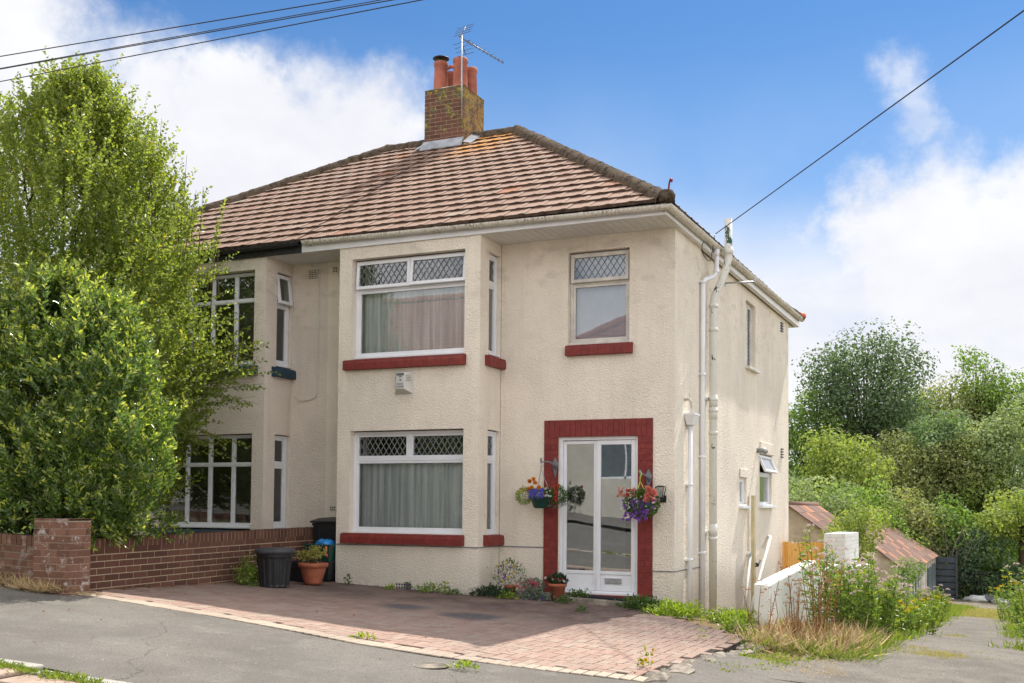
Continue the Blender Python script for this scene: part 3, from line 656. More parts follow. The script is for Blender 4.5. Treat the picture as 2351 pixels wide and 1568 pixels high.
for i, (x, y, h, r0, r1) in enumerate(((-5.50, 3.72, .56, .135, .115), (-5.50, 4.10, .50, .13, .11), (-5.10, 3.72, .56, .138, .122), (-5.08, 4.10, .52, .13, .108))):
    b = MB(); z = 8.80; b.lathe((x, y, z), [(r0, 0), (r1, h * .82), (r1 + .014, h * .86), (r1 + .018, h * .97), (r1 + .006, h), (r1 - .018, h), (r1 - .022, h - .3), (0, h - .3)], 22)
    p = b.build('chimney_pot', MATS['chimney_terracotta'], ch)
    if i == 0:
        p['label'] = 'chimney pot with a flat dark disc cowl'
        b = MB(); b.lathe((x, y, z + h), [(0, .11), (.10, .10), (.15, .075), (.152, .065), (.0, .07)], 20)
        for a in (0, 2.1, 4.2): b.tube([(x + .1 * math.cos(a), y + .1 * math.sin(a), z + h - .02), (x + .1 * math.cos(a), y + .1 * math.sin(a), z + h + .08)], .008, 5)
        b.build('cowl', MATS['black_metal'], p)
    if i == 1:
        p['label'] = 'chimney pot with a clay hood'
        b = MB(); b.tube([(x - .13, y, z + h + .02), (x - .10, y, z + h + .09), (x, y, z + h + .13), (x + .10, y, z + h + .09), (x + .13, y, z + h + .02)], .035, 8); b.build('hood', MATS['chimney_terracotta'], p)
# front door, its red brick surround, step
DY = .03
b = MB(); rng = random.Random(4)
def redb(x0, z0, x1, z1): b.box(x0 + .003, -.018 - rng.uniform(0, .003), z0 + .003, x1 - .003, .0, z1 - .003, rng.random())
for x0, x1 in ((-1.82, -1.612), (-.49, -.288)):
    z = -.12; k = 0
    while z < 2.19:
        z1 = min(z + .0765, 2.195)
        if k % 2: redb(x0, z, x1, z1)
        else: redb(x0, z, x0 + (x1 - x0) / 2, z1); redb(x0 + (x1 - x0) / 2, z, x1, z1)
        z = z1; k += 1
x = -1.82
while x < -.30:
    x1 = min(x + .0765, -.288); k = rng.random() < .5
    redb(x, 2.195, x1, 2.34 if k else 2.27); redb(x, 2.34 if k else 2.27, x1, 2.425); x = x1
b.box(-1.82, -.014, -.35, -1.612, .0, 2.424, .4); b.box(-.49, -.014, -.35, -.288, 0, 2.424, .4); b.box(-1.612, -.014, 2.195, -.49, 0, 2.424, .4)
b.box(-1.612, -.012, -.3, -.49, .12, .085, .3); b.box(-1.612, -.035, .055, -.49, .10, .098, .6)
b.build('door_surround', MATS['red_paint'], house)
b = MB(); dz0, dz1 = .10, 2.20
def db(bb, x0, z0, x1, z1, y0, y1): bb.box(x0, y0, z0, x1, y1, z1)
db(b, -1.61, dz0, -1.565, dz1, DY, DY + .07); db(b, -.535, dz0, -.49, dz1, DY, DY + .07); db(b, -1.565, dz1 - .05, -.535, dz1, DY, DY + .07); db(b, -1.565, dz0, -.535, dz0 + .045, DY, DY + .07)
db(b, -1.61, dz0 - .002, -.49, dz0 + .03, DY - .045, DY); 
frm = b.build('door_frame', MATS['upvc'], house, bevel=.006)
for nm, x0, x1, y in (('side_panel', -1.563, -1.082, DY + .028), ('door', -1.080, -.537, DY + .006)):
    b = MB(); z0, z1 = dz0 + .048, dz1 - .055; s = .045 if nm == 'side_panel' else .058
    db(b, x0, z0, x0 + s, z1, y, y + .045); db(b, x1 - s, z0, x1, z1, y, y + .045); db(b, x0 + s, z1 - s, x1 - s, z1, y, y + .045); db(b, x0 + s, z0, x1 - s, z0 + .075, y, y + .045)
    db(b, x0 + s, .365, x1 - s, .41, y, y + .045); db(b, x0 + s, z0 + .075, x1 - s, .365, y + .012, y + .04)
    d = b.build(nm, MATS['upvc'], house, bevel=.005)
    b = MB(); b.add([(x0 + s, y + .02, .41), (x1 - s, y + .02, .41), (x1 - s, y + .02, z1 - s), (x0 + s, y + .02, z1 - s)], [(0, 1, 2, 3)]); b.build('glass_pane', MATS['door_glass'], d)
    if nm == 'door':
        b = MB(); db(b, -.955, .245, -.725, .320, y - .006, y + .012); b.build('letter_slot', MATS['galv'], d, bevel=.004)
        b = MB(); b.box(-.955, y - .003, .318, -.725, y + .013, .33); db(b, -.575, 1.0, -.553, 1.20, y - .01, y); b.tube([(-.564, y - .012, 1.12), (-.564, y - .045, 1.12), (-.66, y - .05, 1.115)], .009, 6); b.build('handle', MATS['upvc'], d)
# inside the porch: pale back wall, inner door, yellow stool
b = MB(); b.box(-2.2, 1.5, .1, -.2, 1.53, 2.4); b.build('porch_wall', MATS['white_box'], house)
b = MB(); b.box(-1.15, 1.46, .12, -.45, 1.49, 2.1); b.build('inner_door', MATS['room'], house)

# vents, cable clips and pipes on the walls
def vent(x0, z0, nx, nz, p, nm='air_brick', m='render_neighbour', y=0, dirx=1):
    b = MB(); w, h = nx * p + p * .5, nz * p + p * .5; b.box(x0, y - .012, z0, x0 + w, y - .001, z0 + h)
    b.build(nm, MATS[m], house if x0 > MX else nhouse)
    b = MB()
    for i in range(nx):
        for j in range(nz): b.box(x0 + p * (.4 + i), y - .0135, z0 + p * (.4 + j), x0 + p * (1 + i), y - .0122, z0 + p * (1 + j))
    b.build('vent_holes', MATS['black_metal'], house if x0 > MX else nhouse)
vent(-5.715, 4.655, 7, 5, .028); vent(-5.285, 4.72, 2, 2, .042); vent(-5.27, 1.16, 3, 2, .032, m='render_neighbour')
vent(-3.74, .11, 6, 2, .04, m='upvc_old', y=-.66)
b = MB(); b.tube([(-5.67, -.01, 4.88), (-5.56, -.012, 4.80), (-5.515, -.012, 4.66), (-5.512, -.012, 3.9), (-5.515, -.012, 2.98), (-5.55, -.012, 2.87), (-5.62, -.012, 2.835), (-5.80, -.012, 2.82), (-5.86, -.012, 2.84), (-5.93, -.012, 2.90)], .0075, 6)
b.build('wall_cable', MATS['upvc_old'], nhouse)
b = MB()
for (y, z) in ((7.22, 4.62), (7.24, 2.22)):
    for k in range(4): b.obox((-.03, y, z + k * .05), (.03, 0, .0), (0, .17, 0), (0, 0, .022))
b.build('wall_vent', MATS['grey_print'], house)
b = MB(); y1 = 1.30
b.tube([(.135, 1.64, 5.0), (.135, 1.64, 4.62), (.11, 1.55, 4.54), (.06, 1.28, 4.46), (.045, 1.24, 4.38), (.045, 1.24, -.42)], .034, 12)
for z in (4.40, 3.1, 1.95, .62): b.tube([(.045, 1.24, z), (.045, 1.24, z + .035)], .043, 12); b.box(-.03, 1.16, z + .005, .02, 1.32, z + .03)
b.tube([(.135, 1.64, 4.96), (.135, 1.64, 4.86)], .044, 12); b.tube([(.135, 1.64, 4.66), (.135, 1.64, 4.61)], .043, 12)
b.build('downpipe', MATS['upvc'], house)
b = MB(); r = .055
b.tube([(.085, 1.66, -.42), (.085, 1.66, 4.18), (.10, 1.67, 4.28), (.185, 1.72, 4.50), (.25, 1.78, 4.72), (.27, 1.80, 4.86), (.27, 1.80, 5.42)], r, 16)
for z in (4.12, 3.78, 2.62, 2.30, 2.78, .80): b.tube([(.085, 1.66, z), (.085, 1.66, z + .05)], r + .012, 16)
for z in (2.52, 2.70, .86): b.tube([(.085, 1.66, z), (.085, 1.66, z + .17)], r + .006, 16)
b.tube([(.27, 1.80, 4.90), (.27, 1.80, 5.0)], r + .012, 16); b.box(-.03, 1.52, 2.80, .03, 1.80, 2.83); b.box(-.03, 1.52, .9, .03, 1.8, .93)
b.build('soil_pipe', MATS['soil_pipe_paint'], house)
b = MB(); b.add([(.0, .44, 2.50), (.14, .44, 2.50), (.14, .70, 2.50), (.0, .70, 2.50), (.02, .50, 2.36), (.11, .50, 2.36), (.11, .64, 2.36), (.02, .64, 2.36)], [(0, 1, 2, 3), (0, 4, 5, 1), (1, 5, 6, 2), (2, 6, 7, 3), (3, 7, 4, 0), (4, 7, 6, 5)])
b.box(-.0, .43, 2.49, .15, .71, 2.515); b.tube([(.05, .57, 2.40), (.05, .57, -.3)], .032, 12)
for z in (1.55, .55): b.tube([(.05, .57, z), (.05, .57, z + .035)], .041, 12); b.box(0, .49, z + .005, .03, .65, z + .03)
b.build('hopper_pipe', MATS['upvc'], house)
b = MB(); b.tube([(.0, .46, 2.70), (.07, .46, 2.70), (.09, .49, 2.66), (.09, .53, 2.60), (.08, .55, 2.47)], .024, 10); b.tube([(.07, .47, 2.70), (.07, .47, 2.78)], .012, 6); b.build('waste_pipe', MATS['gutter'], house)
b = MB(); b.tube([(-.02, 2.80, 4.70), (.42, 2.86, 4.70)], .012, 6); b.box(-.03, 2.76, 4.66, -.02, 2.86, 4.74); b.tube([(.42, 2.86, 4.66), (.42, 2.86, 4.74)], .014, 6); b.build('wall_bracket', MATS['galv'], house)
b = MB(); b.tube([(-.03, 5.15, 2.25), (.10, 5.15, 2.25), (.12, 5.12, 2.22)], .045, 12); b.build('flue_stub', MATS['galv'], house)
# ------------------------------------------------------------------ paved surfaces
def edge(pts):                                   # piecewise linear y(x)
    def f(x):
        for (a, c), (d, e) in zip(pts, pts[1:]):
            if x <= d: return c + (e - c) * max(0, (x - a)) / (d - a)
        return pts[-1][1]
    return f
drive_edge = edge([(-5.4, -4.98), (-4.74, -5.02), (-3.05, -5.19), (-2.2, -5.34), (-1.32, -5.52), (-.44, -5.58), (.57, -5.46), (1.2, -5.36), (2.2, -5.2)])
# asphalt pavement and forecourt: front strip up to the garden walls, lane mouth on the right
def pz(x, y): 
    k = ss(1.3, 2.4, x) * ss(-7.5, -4.5, y); return GD(x, y) * (1 - k) + T(x, y) * k + .008
xs = [-60, -40, -28] + lin(-20, 11, 94) + [16, 24, 40]; ys = [-30] + lin(-24, -9, 16) + lin(-8.17, -4.2, 14)
b = MB(); nx = len(xs)
def ywall(x): return -4.93 if x < -5.2 else (drive_edge(x) + .25 if x < 1.25 else (-3.3 if x < 2.6 else -2.6 + .2 * math.sin(x * 3)))
yy = lin(0, 1, 16); vs = []
for t_ in yy:
    for x in xs: 
        y = -8.17 + (ywall(x) + 8.17) * t_; vs.append((x, y, pz(x, y) if t_ < .99 or x < 1.3 else pz(x, y)))
b.add(vs, [(j * nx + i, j * nx + i + 1, (j + 1) * nx + i + 1, (j + 1) * nx + i) for j in range(15) for i in range(nx - 1)], 0, 0, True)
pv = b.build('pavement', MATS['asphalt']); tag(pv, kind='structure')
rd = sheet('road', MATS['asphalt'], [-60, -40, -28] + lin(-20, 11, 32) + [16, 24, 40], lin(-16, -8.27, 8), lambda x, y: GD(x, y) - .085 + (.012 if x < -.6 else .07 * ss(-1.0, .6, x)) ); tag(rd, kind='structure')
rd2 = sheet('opposite_pavement', MATS['asphalt'], [-60, -30, -10, 10, 40], [-21, -18, -16.02], lambda x, y: GD(x, y) - .02 ); tag(rd2, kind='structure')
def kerbline():
    b = MB(); x = -30.0
    while x < -.75:
        L = .9; r = random.random(); z = GD(x + L / 2, -8.2) + .012 - max(0, (x + 1.6)) * .06; s = -.04 * L
        b.obox((x + .004, -8.29, z - .2 - s / 2), (L - .008, 0, s), (0, .125, 0), (0, 0, .2), r); x += L
    k = b.build('kerb', MATS['kerb_stone'], bevel=.012); tag(k, kind='structure')
    b = MB(); x = -12.0; rng = random.Random(3)
    while x < -.6:
        L = rng.uniform(.45, .75); z = GD(x, -8.45) - .045; b.obox((x, -8.62, z), (L - .03, 0, -.04 * L), (0, .26, .004), (0, 0, .035), rng.random()); x += L
    k = b.build('gutter_setts', MATS['setts'], bevel=.01); tag(k, kind='structure')
kerbline()
# lane
lane_l = edge([(-4.2, 2.0), (-3, 2.3), (-1.5, 2.55), (0, 2.62), (2, 2.62), (5, 2.45), (10, 2.45), (20, 2.1), (36, 1.9)])
b = MB(); ny = 90; nxl = 10; vs = []
for j in range(ny):
    y = -4.3 + 40.3 * (j / (ny - 1)) ** 1.25; l = lane_l(y) - .35 + .12 * mnoise.noise(Vector((y * 1.3, 0, 0))); r_ = (4.15 if y < 25 else 3.9) + .15 * mnoise.noise(Vector((y * 1.1, 5, 0)))
    if y < -2: r_ += (-2 - y) * 1.4
    for i in range(nxl):
        x = l + (r_ - l) * i / (nxl - 1); vs.append((x, y, T(x, y) + .012 + .012 * mnoise.noise(Vector((x * 2, y * 2, 0)))))
b.add(vs, [(j * nxl + i, j * nxl + i + 1, (j + 1) * nxl + i + 1, (j + 1) * nxl + i) for j in range(ny - 1) for i in range(nxl - 1)], 0, 0, True)
ln = b.build('lane', MATS['lane_gravel']); tag(ln, kind='structure')
# block paved driveway, herringbone with a pale header course at the street
def in_drive(x, y):
    if y < drive_edge(x) + .20: return False
    if y > -.01 or x < -5.29: return False
    if -4.735 < x < -2.475 and y > -.665: return False
    if x > 0.0 and y > -.75 - x * 1.0: return False
    return x < edge([(-5.6, 1.17), (-4.5, 1.24), (-3.0, 1.36), (-1.7, 1.45)])(y) - .0 + .03 * mnoise.noise(Vector((0, y * 3, 0)))
b = MB(); rng = random.Random(11); c_, s_ = .2, .1
def dz(x, y): return GD(x, y) + .019 + .012 * mnoise.noise(Vector((x * .9, y * .9, 3)))
def block(x0, y0, x1, y1, r):
    g = .0048; x0 += g; y0 += g; x1 -= g; y1 -= g; j = rng.uniform(-.0016, .0016); t1, t2 = rng.uniform(-.001, .001), rng.uniform(-.001, .001); e = .004
    zs = [dz(x0, y0) + j + t1, dz(x1, y0) + j - t1, dz(x1, y1) + j + t2, dz(x0, y1) + j - t2]
    P = [(x0, y0), (x1, y0), (x1, y1), (x0, y1)]; Q = [(x0 + e, y0 + e), (x1 - e, y0 + e), (x1 - e, y1 - e), (x0 + e, y1 - e)]
    vs = [(p[0], p[1], z - .012) for p, z in zip(P, zs)] + [(p[0], p[1], z - .003) for p, z in zip(P, zs)] + [(p[0], p[1], z) for p, z in zip(Q, zs)]
    fs = [(k, (k + 1) % 4, 4 + (k + 1) % 4, 4 + k) for k in range(4)] + [(4 + k, 4 + (k + 1) % 4, 8 + (k + 1) % 4, 8 + k) for k in range(4)] + [(8, 9, 10, 11)]
    b.add(vs, fs, r)
for i in range(-40, 90):
    for k in range(-40, 60):
        # 90 degree herringbone: horizontal block at cell (i,k) when (i-k)%4==0, vertical when (i-k)%4==2
        x, y = -5.3 + i * s_, -5.7 + k * s_
        if (i - k) % 4 == 0 and in_drive(x + .1, y + .05): block(x, y, x + .2, y + .1, rng.random())
        if (i - k) % 4 == 3 and in_drive(x + .05, y + .1): block(x, y, x + .1, y + .2, rng.random())
x = -5.1
while x < 1.22:                                   # pale header course
    y = drive_edge(x + .05); block(x, y, x + .1, y + .2, 2.0 + rng.random()); x += .1
vs = [(x, y, dz(x, y) - .011) for y in lin(0, 1, 24) for x in lin(-5.29, 1.45, 60)]; vs = []
XS = lin(-5.29, 1.42, 60)
for t_ in lin(0, 1, 24):
    for x in XS:
        y0 = drive_edge(x); y1 = -.02 if x < 0 else -.75 - x
        y = y0 + (y1 - y0) * t_; xx = min(x, edge([(-5.6, 1.19), (-4.5, 1.26), (-3.0, 1.38), (-1.7, 1.45)])(y)); vs.append((xx, y, dz(xx, y) - .010))
b.add(vs, [(j * 60 + i, j * 60 + i + 1, (j + 1) * 60 + i + 1, (j + 1) * 60 + i) for j in range(23) for i in range(59)], 0, 1)
# slab edge on the lane side
ed = [(min(1.42, edge([(-5.6, 1.19), (-4.5, 1.26), (-3.0, 1.38), (-1.7, 1.45)])(y)) + .02, y) for y in lin(-5.36, -2.15, 14)] + [(.9, -1.66), (.4, -1.16), (.02, -.78)]
b.add([(x, y, dz(x, y) - .008) for x, y in ed] + [(x + .02, y, dz(x, y) - .4) for x, y in ed], [(i, len(ed) + i, len(ed) + i + 1, i + 1) for i in range(len(ed) - 1)], 0, 1)
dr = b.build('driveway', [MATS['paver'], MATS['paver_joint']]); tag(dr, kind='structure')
# crumbling concrete haunch along the driveway edge
b = MB(); rng = random.Random(5)
for i in range(26):
    y = -5.2 + i * .14 + rng.uniform(-.06, .06); x = edge([(-5.6, 1.24), (-4.5, 1.30), (-3.0, 1.42), (-1.7, 1.50)])(y) + rng.uniform(.0, .12); s = rng.uniform(.03, .12) * (1.3 if i > 18 else 1); z = T(x, y) - .02
    m = 9; vs = []
    for k, (rr, zz) in enumerate(((1.05, -.02), (.98, .04), (.55, .062))):
        for q in range(m):
            a = 2 * math.pi * q / m; w = 1 + .7 * mnoise.noise(Vector((math.cos(a) * 1.9 + i * 7, math.sin(a) * 1.5, k * .4))); vs.append((x + math.cos(a) * s * rr * w * .8, y + math.sin(a) * s * rr * w * 1.5, z + zz * (.7 + .5 * rng.random())))
    b.add(vs, [(k * m + q, k * m + (q + 1) % m, (k + 1) * m + (q + 1) % m, (k + 1) * m + q) for k in range(2) for q in range(m)] + [tuple(2 * m + q for q in range(m))], rng.random())
o = b.build('kerb_haunch', MATS['concrete']); tag(o, kind='structure')
# drain cover in the pavement
b = MB(); cx, cy = -.27, -5.98; b.lathe((cx, cy, pz(cx, cy)), [(.15, .001), (.15, .008), (.13, .010), (.13, .006), (0, .006)], 24)
o = b.build('drain_cover', MATS['concrete'], loc=(cx, cy, pz(cx, cy))); tag(o, 'small round pale access cover set in the asphalt in front of the block paving', 'drain cover')
# door step and mat
b = MB(); v = [(-2.40, -.02), (-2.38, -.30), (-1.75, -.40), (-1.2, -.42), (-.62, -.40), (-.42, -.30), (-.40, -.02)]; n = len(v)
b.add([(x, y, -.12) for x, y in v] + [(x, y, GD(x, y) + .085) for x, y in v], [tuple(n + k for k in range(n))] + [(k, (k + 1) % n, n + (k + 1) % n, n + k) for k in range(n)])
o = b.build('door_step', MATS['concrete'], loc=(-1.3, -.2, 0), bevel=.012); tag(o, 'low worn concrete step under the front door', 'step')
b = MB(); z = GD(-.95, -.2) + .088; b.obox((-1.28, -.36, z + .014), (.72, 0, -.028), (0, .25, 0), (0, 0, .012)); 
for k in range(14): b.obox((-1.27 + .05 * k, -.355, z + .026 - .002 * k), (.03, 0, -.0012), (0, .24, 0), (0, 0, .003))
o = b.build('doormat', MATS['mat_black'], loc=(-.92, -.24, z)); tag(o, 'black ribbed doormat lying on the concrete step', 'doormat')

# ------------------------------------------------------------------ neighbour's garden walls
gw = thing('garden_wall', 'brown brick garden wall with brick-on-edge top running from the pillar back to the houses', 'wall', (-5.41, -2.6, .1))
b = MB(); rng = random.Random(8); x0, x1, y0, y1 = -5.52, -5.30, -4.86, -.12
zt = lambda y: .855 + .070 * (y + 4.86) / 4.74
b.add([(x0, y0, -.2), (x1, y0, -.2), (x1, y1, -.2), (x0, y1, -.2), (x0, y0, zt(y0) - .004), (x1, y0, zt(y0) - .004), (x1, y1, zt(y1) - .004), (x0, y1, zt(y1) - .004)], [(0, 3, 2, 1), (4, 5, 6, 7), (0, 1, 5, 4), (1, 2, 6, 5), (2, 3, 7, 6), (3, 0, 4, 7)], .5, 1)
nr = 9; 
for r_ in range(nr + 3):
    u = -(r_ % 2) * .1125
    while u < y1 - y0:
        a, c = max(0, u), min(y1 - y0, u + .215)
        if c - a > .03:
            zz = lambda q: zt(y0 + q) - .112 - (r_ + 1) * .075
            for xf, nn in ((x1, 1), (x0, -1)):
                b.obox((xf - .02 * nn, y0 + a, zz(a) + .01), (.0245 * nn + rng.uniform(-.001, .001), 0, 0), (0, c - a, zz(c) - zz(a)), (0, 0, .065), rng.random())
        u += .225
u = 0
while u < y1 - y0 - .03:
    z = zt(y0 + u); b.obox((x0 - .004, y0 + u, z - .112), (.228, 0, 0), (0, .066, 0), (0, 0, .112 + rng.uniform(-.001, .003)), rng.random()); u += .0755
b.build('brickwork', [MATS['brick_brown'], MATS['brick_brown_mortar']], gw)
o = brickblock('brick_pillar', None, -5.56, -5.16, -5.06, -4.86, .0, 1.085, 'brick_pillar', loc=(-5.31, -5.0, .25)); tag(o, 'square brown brick pillar with flaking white salts at the corner of the garden walls', 'pillar')
b = MB(); x1_, x0_ = -5.56, -12.5; rng = random.Random(9); zt2 = lambda x: .885 - .035 * (x + 5.56)
b.add([(x0_, -5.05, 0), (x1_, -5.05, 0), (x1_, -4.88, 0), (x0_, -4.88, 0), (x0_, -5.05, zt2(x0_) - .005), (x1_, -5.05, zt2(x1_) - .005), (x1_, -4.88, zt2(x1_) - .005), (x0_, -4.88, zt2(x0_) - .005)], [(0, 3, 2, 1), (4, 5, 6, 7), (0, 1, 5, 4), (1, 2, 6, 5), (2, 3, 7, 6), (3, 0, 4, 7)], .5, 1)
for r_ in range(10):
    u = -(r_ % 2) * .1125
    while u < x1_ - x0_:
        a, c = max(0, u), min(x1_ - x0_, u + .215)
        if c - a > .03: b.obox((x1_ - c, -5.03, zt2(x1_ - c) - .11 - (r_ + 1) * .075), (c - a, 0, zt2(x1_ - a) - zt2(x1_ - c)), (0, -.024, 0), (0, 0, .065), rng.random())
        u += .225
u = 0
while u < x1_ - x0_ - .03: b.obox((x1_ - u - .066, -5.06, zt2(x1_ - u) - .108), (.066, 0, 0), (0, .185, 0), (0, 0, .108 + rng.uniform(-.002, .003)), rng.random()); u += .0755
o = b.build('front_wall', [MATS['brick_old'], MATS['brick_old_mortar']], loc=(-6.5, -5, .3)); tag(o, 'low weathered brick front wall left of the pillar, with dry grass at its foot', 'wall')

# ------------------------------------------------------------------ bins, boxes, pots
def dustbin():
    c = (-4.62, -2.20, GD(-4.62, -2.2) + .03); r = thing('dustbin', 'round black ribbed plastic dustbin with a grey lid in front of the brick wall', 'dustbin', c)
    b = MB(); n = 96; vs = []
    for z, q, rib in ((0, .185, .0), (.03, .187, 1), (.30, .212, 1), (.36, .220, 1), (.375, .226, 0), (.44, .232, 0)):
        for k in range(n):
            a = 2 * math.pi * k / n; rr = q - (.007 if rib and k % 6 < 3 else 0); vs.append((c[0] + rr * math.cos(a), c[1] + rr * math.sin(a), c[2] + z))
    b.add(vs, [(j * n + k, j * n + (k + 1) % n, (j + 1) * n + (k + 1) % n, (j + 1) * n + k) for j in range(5) for k in range(n)]); b.build('body', MATS['black_plastic'], r)
    b = MB(); b.lathe((c[0], c[1], c[2] + .43), [(.232, -.01), (.252, -.01), (.257, .03), (.24, .045), (.17, .058), (0, .064)], 40); b.build('lid', MATS['grey_lid'], r)
    b = MB(); b.tube([(c[0] - .24, c[1] - .02, c[2] + .36), (c[0] - .27, c[1] - .02, c[2] + .33), (c[0] - .24, c[1] - .02, c[2] + .28)], .012, 6); b.build('handle', MATS['black_plastic'], r)
dustbin()
def wheelie():
    x0, x1, y0, y1 = -5.25, -4.79, -.46, -.01; z = GD(-5, -.3) + .02; r = thing('wheelie_bin', 'tall black wheelie bin with its lid shut, tucked between the brick wall and the bay', 'wheelie bin', (-5.03, -.33, z))
    b = MB(); a = .05; vs = [(x0 + a, y0 + a, z + .04), (x1 - a, y0 + a, z + .04), (x1 - a, y1 - a, z + .04), (x0 + a, y1 - a, z + .04), (x0, y0, z + .80), (x1, y0, z + .80), (x1, y1, z + .80), (x0, y1, z + .80)]
    b.add(vs, [(0, 3, 2, 1), (4, 5, 6, 7), (0, 1, 5, 4), (1, 2, 6, 5), (2, 3, 7, 6), (3, 0, 4, 7)]); b.box(x0 - .012, y0 - .012, z + .775, x1 + .012, y1 + .012, z + .815)
    for x in (x0 + .09, x1 - .12): b.obox((x, y0 + .045, z + .10), (.03, 0, 0), (0, -.012, 0), (0, -.04, .66))
    b.build('body', MATS['black_plastic'], r, bevel=.012)
    b = MB(); X0, X1, Y0, Y1 = x0 - .025, x1 + .025, y0 - .05, y1 + .04
    b.add([(X0, Y0, z + .818), (X1, Y0, z + .818), (X1, Y1, z + .84), (X0, Y1, z + .84), (X0, Y0, z + .845), (X1, Y0, z + .845), (X1 - .04, Y0 + .16, z + .885), (X0 + .04, Y0 + .16, z + .885), (X1 - .03, Y1, z + .90), (X0 + .03, Y1, z + .90)], [(0, 3, 2, 1), (0, 1, 5, 4), (4, 5, 6, 7), (7, 6, 8, 9), (1, 2, 8, 6, 5), (0, 4, 7, 9, 3), (2, 3, 9, 8)])
    b.build('lid', MATS['black_plastic'], r, bevel=.008)
    b = MB(); b.tube([(x0 + .04, y1 + .05, z + .83), (x1 - .04, y1 + .05, z + .83)], .015, 8); b.build('handle', MATS['black_plastic'], r)
    for x in (x0 + .02, x1 - .06): b = MB(); b.tube([(x, y1 - .02, z + .09), (x + .045, y1 - .02, z + .09)], .09, 20); b.build('wheel', MATS['black_plastic'], r)
wheelie()
def crate(x, y, z, m, label, lab2=None):
    r = thing('recycling_box', label, 'recycling box', (x, y, z), 'stacked recycling boxes by the bay'); b = MB(); w, d, h = .21, .16, .25
    vs = []
    for s, zz in ((.86, 0), (1, h), (1.05, h), (1.05, h + .025), (.97, h + .025), (.84, .02)):
        vs += [(x - w * s, y - d * s, z + zz), (x + w * s, y - d * s, z + zz), (x + w * s, y + d * s, z + zz), (x - w * s, y + d * s, z + zz)]
    b.add(vs, [(3, 2, 1, 0)] + [(j * 4 + k, j * 4 + (k + 1) % 4, (j + 1) * 4 + (k + 1) % 4, (j + 1) * 4 + k) for j in range(5) for k in range(4)] + [(20, 21, 22, 23)]); b.build('body', MATS[m], r, bevel=.006)
    b = MB(); b.box(x - .06, y - d - .015, z + h - .07, x + .06, y - d + .0, z + h - .04); b.build('handle', MATS[m], r)
zc = GD(-4.98, -.85) + .02
crate(-4.955, -.63, zc, 'black_plastic', 'black recycling box at the bottom of the stack beside the bay wall'); crate(-4.95, -.63, zc + .235, 'green_plastic', 'dark green recycling box on top of the black one, with a blue bag in it')
crate(-5.08, -1.02, zc, 'black_plastic', 'dark recycling box half hidden behind the large terracotta pot')
b = MB(); rng = random.Random(2); n, m = 18, 26; vs = []
for j in range(n):
    for k in range(m):
        ph, a = math.pi * j / (n - 1), 2 * math.pi * k / m; d = Vector((math.sin(ph) * math.cos(a), math.sin(ph) * math.sin(a), math.cos(ph))); q = 1 + .55 * abs(mnoise.noise(d * 2.7)) - .2 + .18 * mnoise.noise(d * 7); vs.append((-4.90 + d.x * .15 * q, -.66 + d.y * .12 * q, zc + .50 + d.z * .085 * q))
b.add(vs, [(j * m + k, j * m + (k + 1) % m, (j + 1) * m + (k + 1) % m, (j + 1) * m + k)[::-1] for j in range(n - 1) for k in range(m)], 0, 0, True)
o = b.build('plastic_bag', MATS['blue_bag'], loc=(-4.90, -.66, zc + .5)); tag(o, 'crumpled bright blue plastic bag on the green recycling box', 'bag')
b = MB(); b.tube([(-4.79, -.80, zc + .48), (-4.77, -.82, zc + .44), (-4.79, -.825, zc + .39), (-4.76, -.82, zc + .37), (-4.75, -.82, zc + .33)], [.02, .015, .02, .015, .008], 6)
o = b.build('plastic_scrap', MATS['orange_plastic'], loc=(-4.78, -.82, zc + .40)); tag(o, 'scrap of orange plastic hanging over the edge of the green box', 'litter')

# ------------------------------------------------------------------ leaves and flowers (one mesh per plant part)
def leafmesh(name, P, D, L, Wd, mt, parent=None, seed=0, fold=.25, rnd=None, rest=None, loc=None, nrm=None):
    """P base points, D directions, L lengths, Wd widths -> folded pointed leaves"""
    rs = np.random.RandomState(seed); P = np.asarray(P, float); D = np.asarray(D, float); n = len(P)
    D = D / (np.linalg.norm(D, axis=1, keepdims=True) + 1e-9); A = rs.normal(size=(n, 3)); A[:, 2] *= .35; D = D if nrm is None else (lambda t_: t_ / (np.linalg.norm(t_, axis=1, keepdims=True) + 1e-9))(np.cross(nrm, rs.normal(size=(n, 3)))); S = np.cross(D, A if nrm is None else -np.asarray(nrm)); S /= (np.linalg.norm(S, axis=1, keepdims=True) + 1e-9)
    Nn = np.cross(S, D); L = np.broadcast_to(L, (n,))[:, None] * rs.uniform(.65, 1.25, (n, 1)); Wd = L * np.broadcast_to(Wd, (n,))[:, None]
    mid = P + D * L * .45 - Nn * Wd * 0; l = mid + S * Wd * .5 + Nn * Wd * fold; r = mid - S * Wd * .5 + Nn * Wd * fold; tip = P + D * L - Nn * L * .08
    V = np.stack([P, r, tip, l], 1).reshape(-1, 3); me = bpy.data.meshes.new(name)
    base = np.array(WORLD(parent) if parent is not None else (loc if loc is not None else (0, 0, 0)), float); V = V - base
    me.vertices.add(4 * n); me.vertices.foreach_set('co', V.ravel()); me.loops.add(6 * n); me.polygons.add(2 * n)
    i0 = np.arange(n) * 4; loops = np.stack([i0, i0 + 1, i0 + 2, i0, i0 + 2, i0 + 3], 1).ravel(); me.loops.foreach_set('vertex_index', loops)
    me.polygons.foreach_set('loop_start', np.arange(2 * n) * 3); me.materials.append(MATS[mt])
    rr = rs.uniform(0, 1, n) if rnd is None else np.asarray(rnd, float); at = me.attributes.new('rnd', 'FLOAT', 'FACE'); at.data.foreach_set('value', np.repeat(rr, 2))
    me.update(); me.validate()
    o = bpy.data.objects.new(name, me); COL.objects.link(o)
    if parent is not None: o.parent = parent
    else: o.location = tuple(base)
    return o
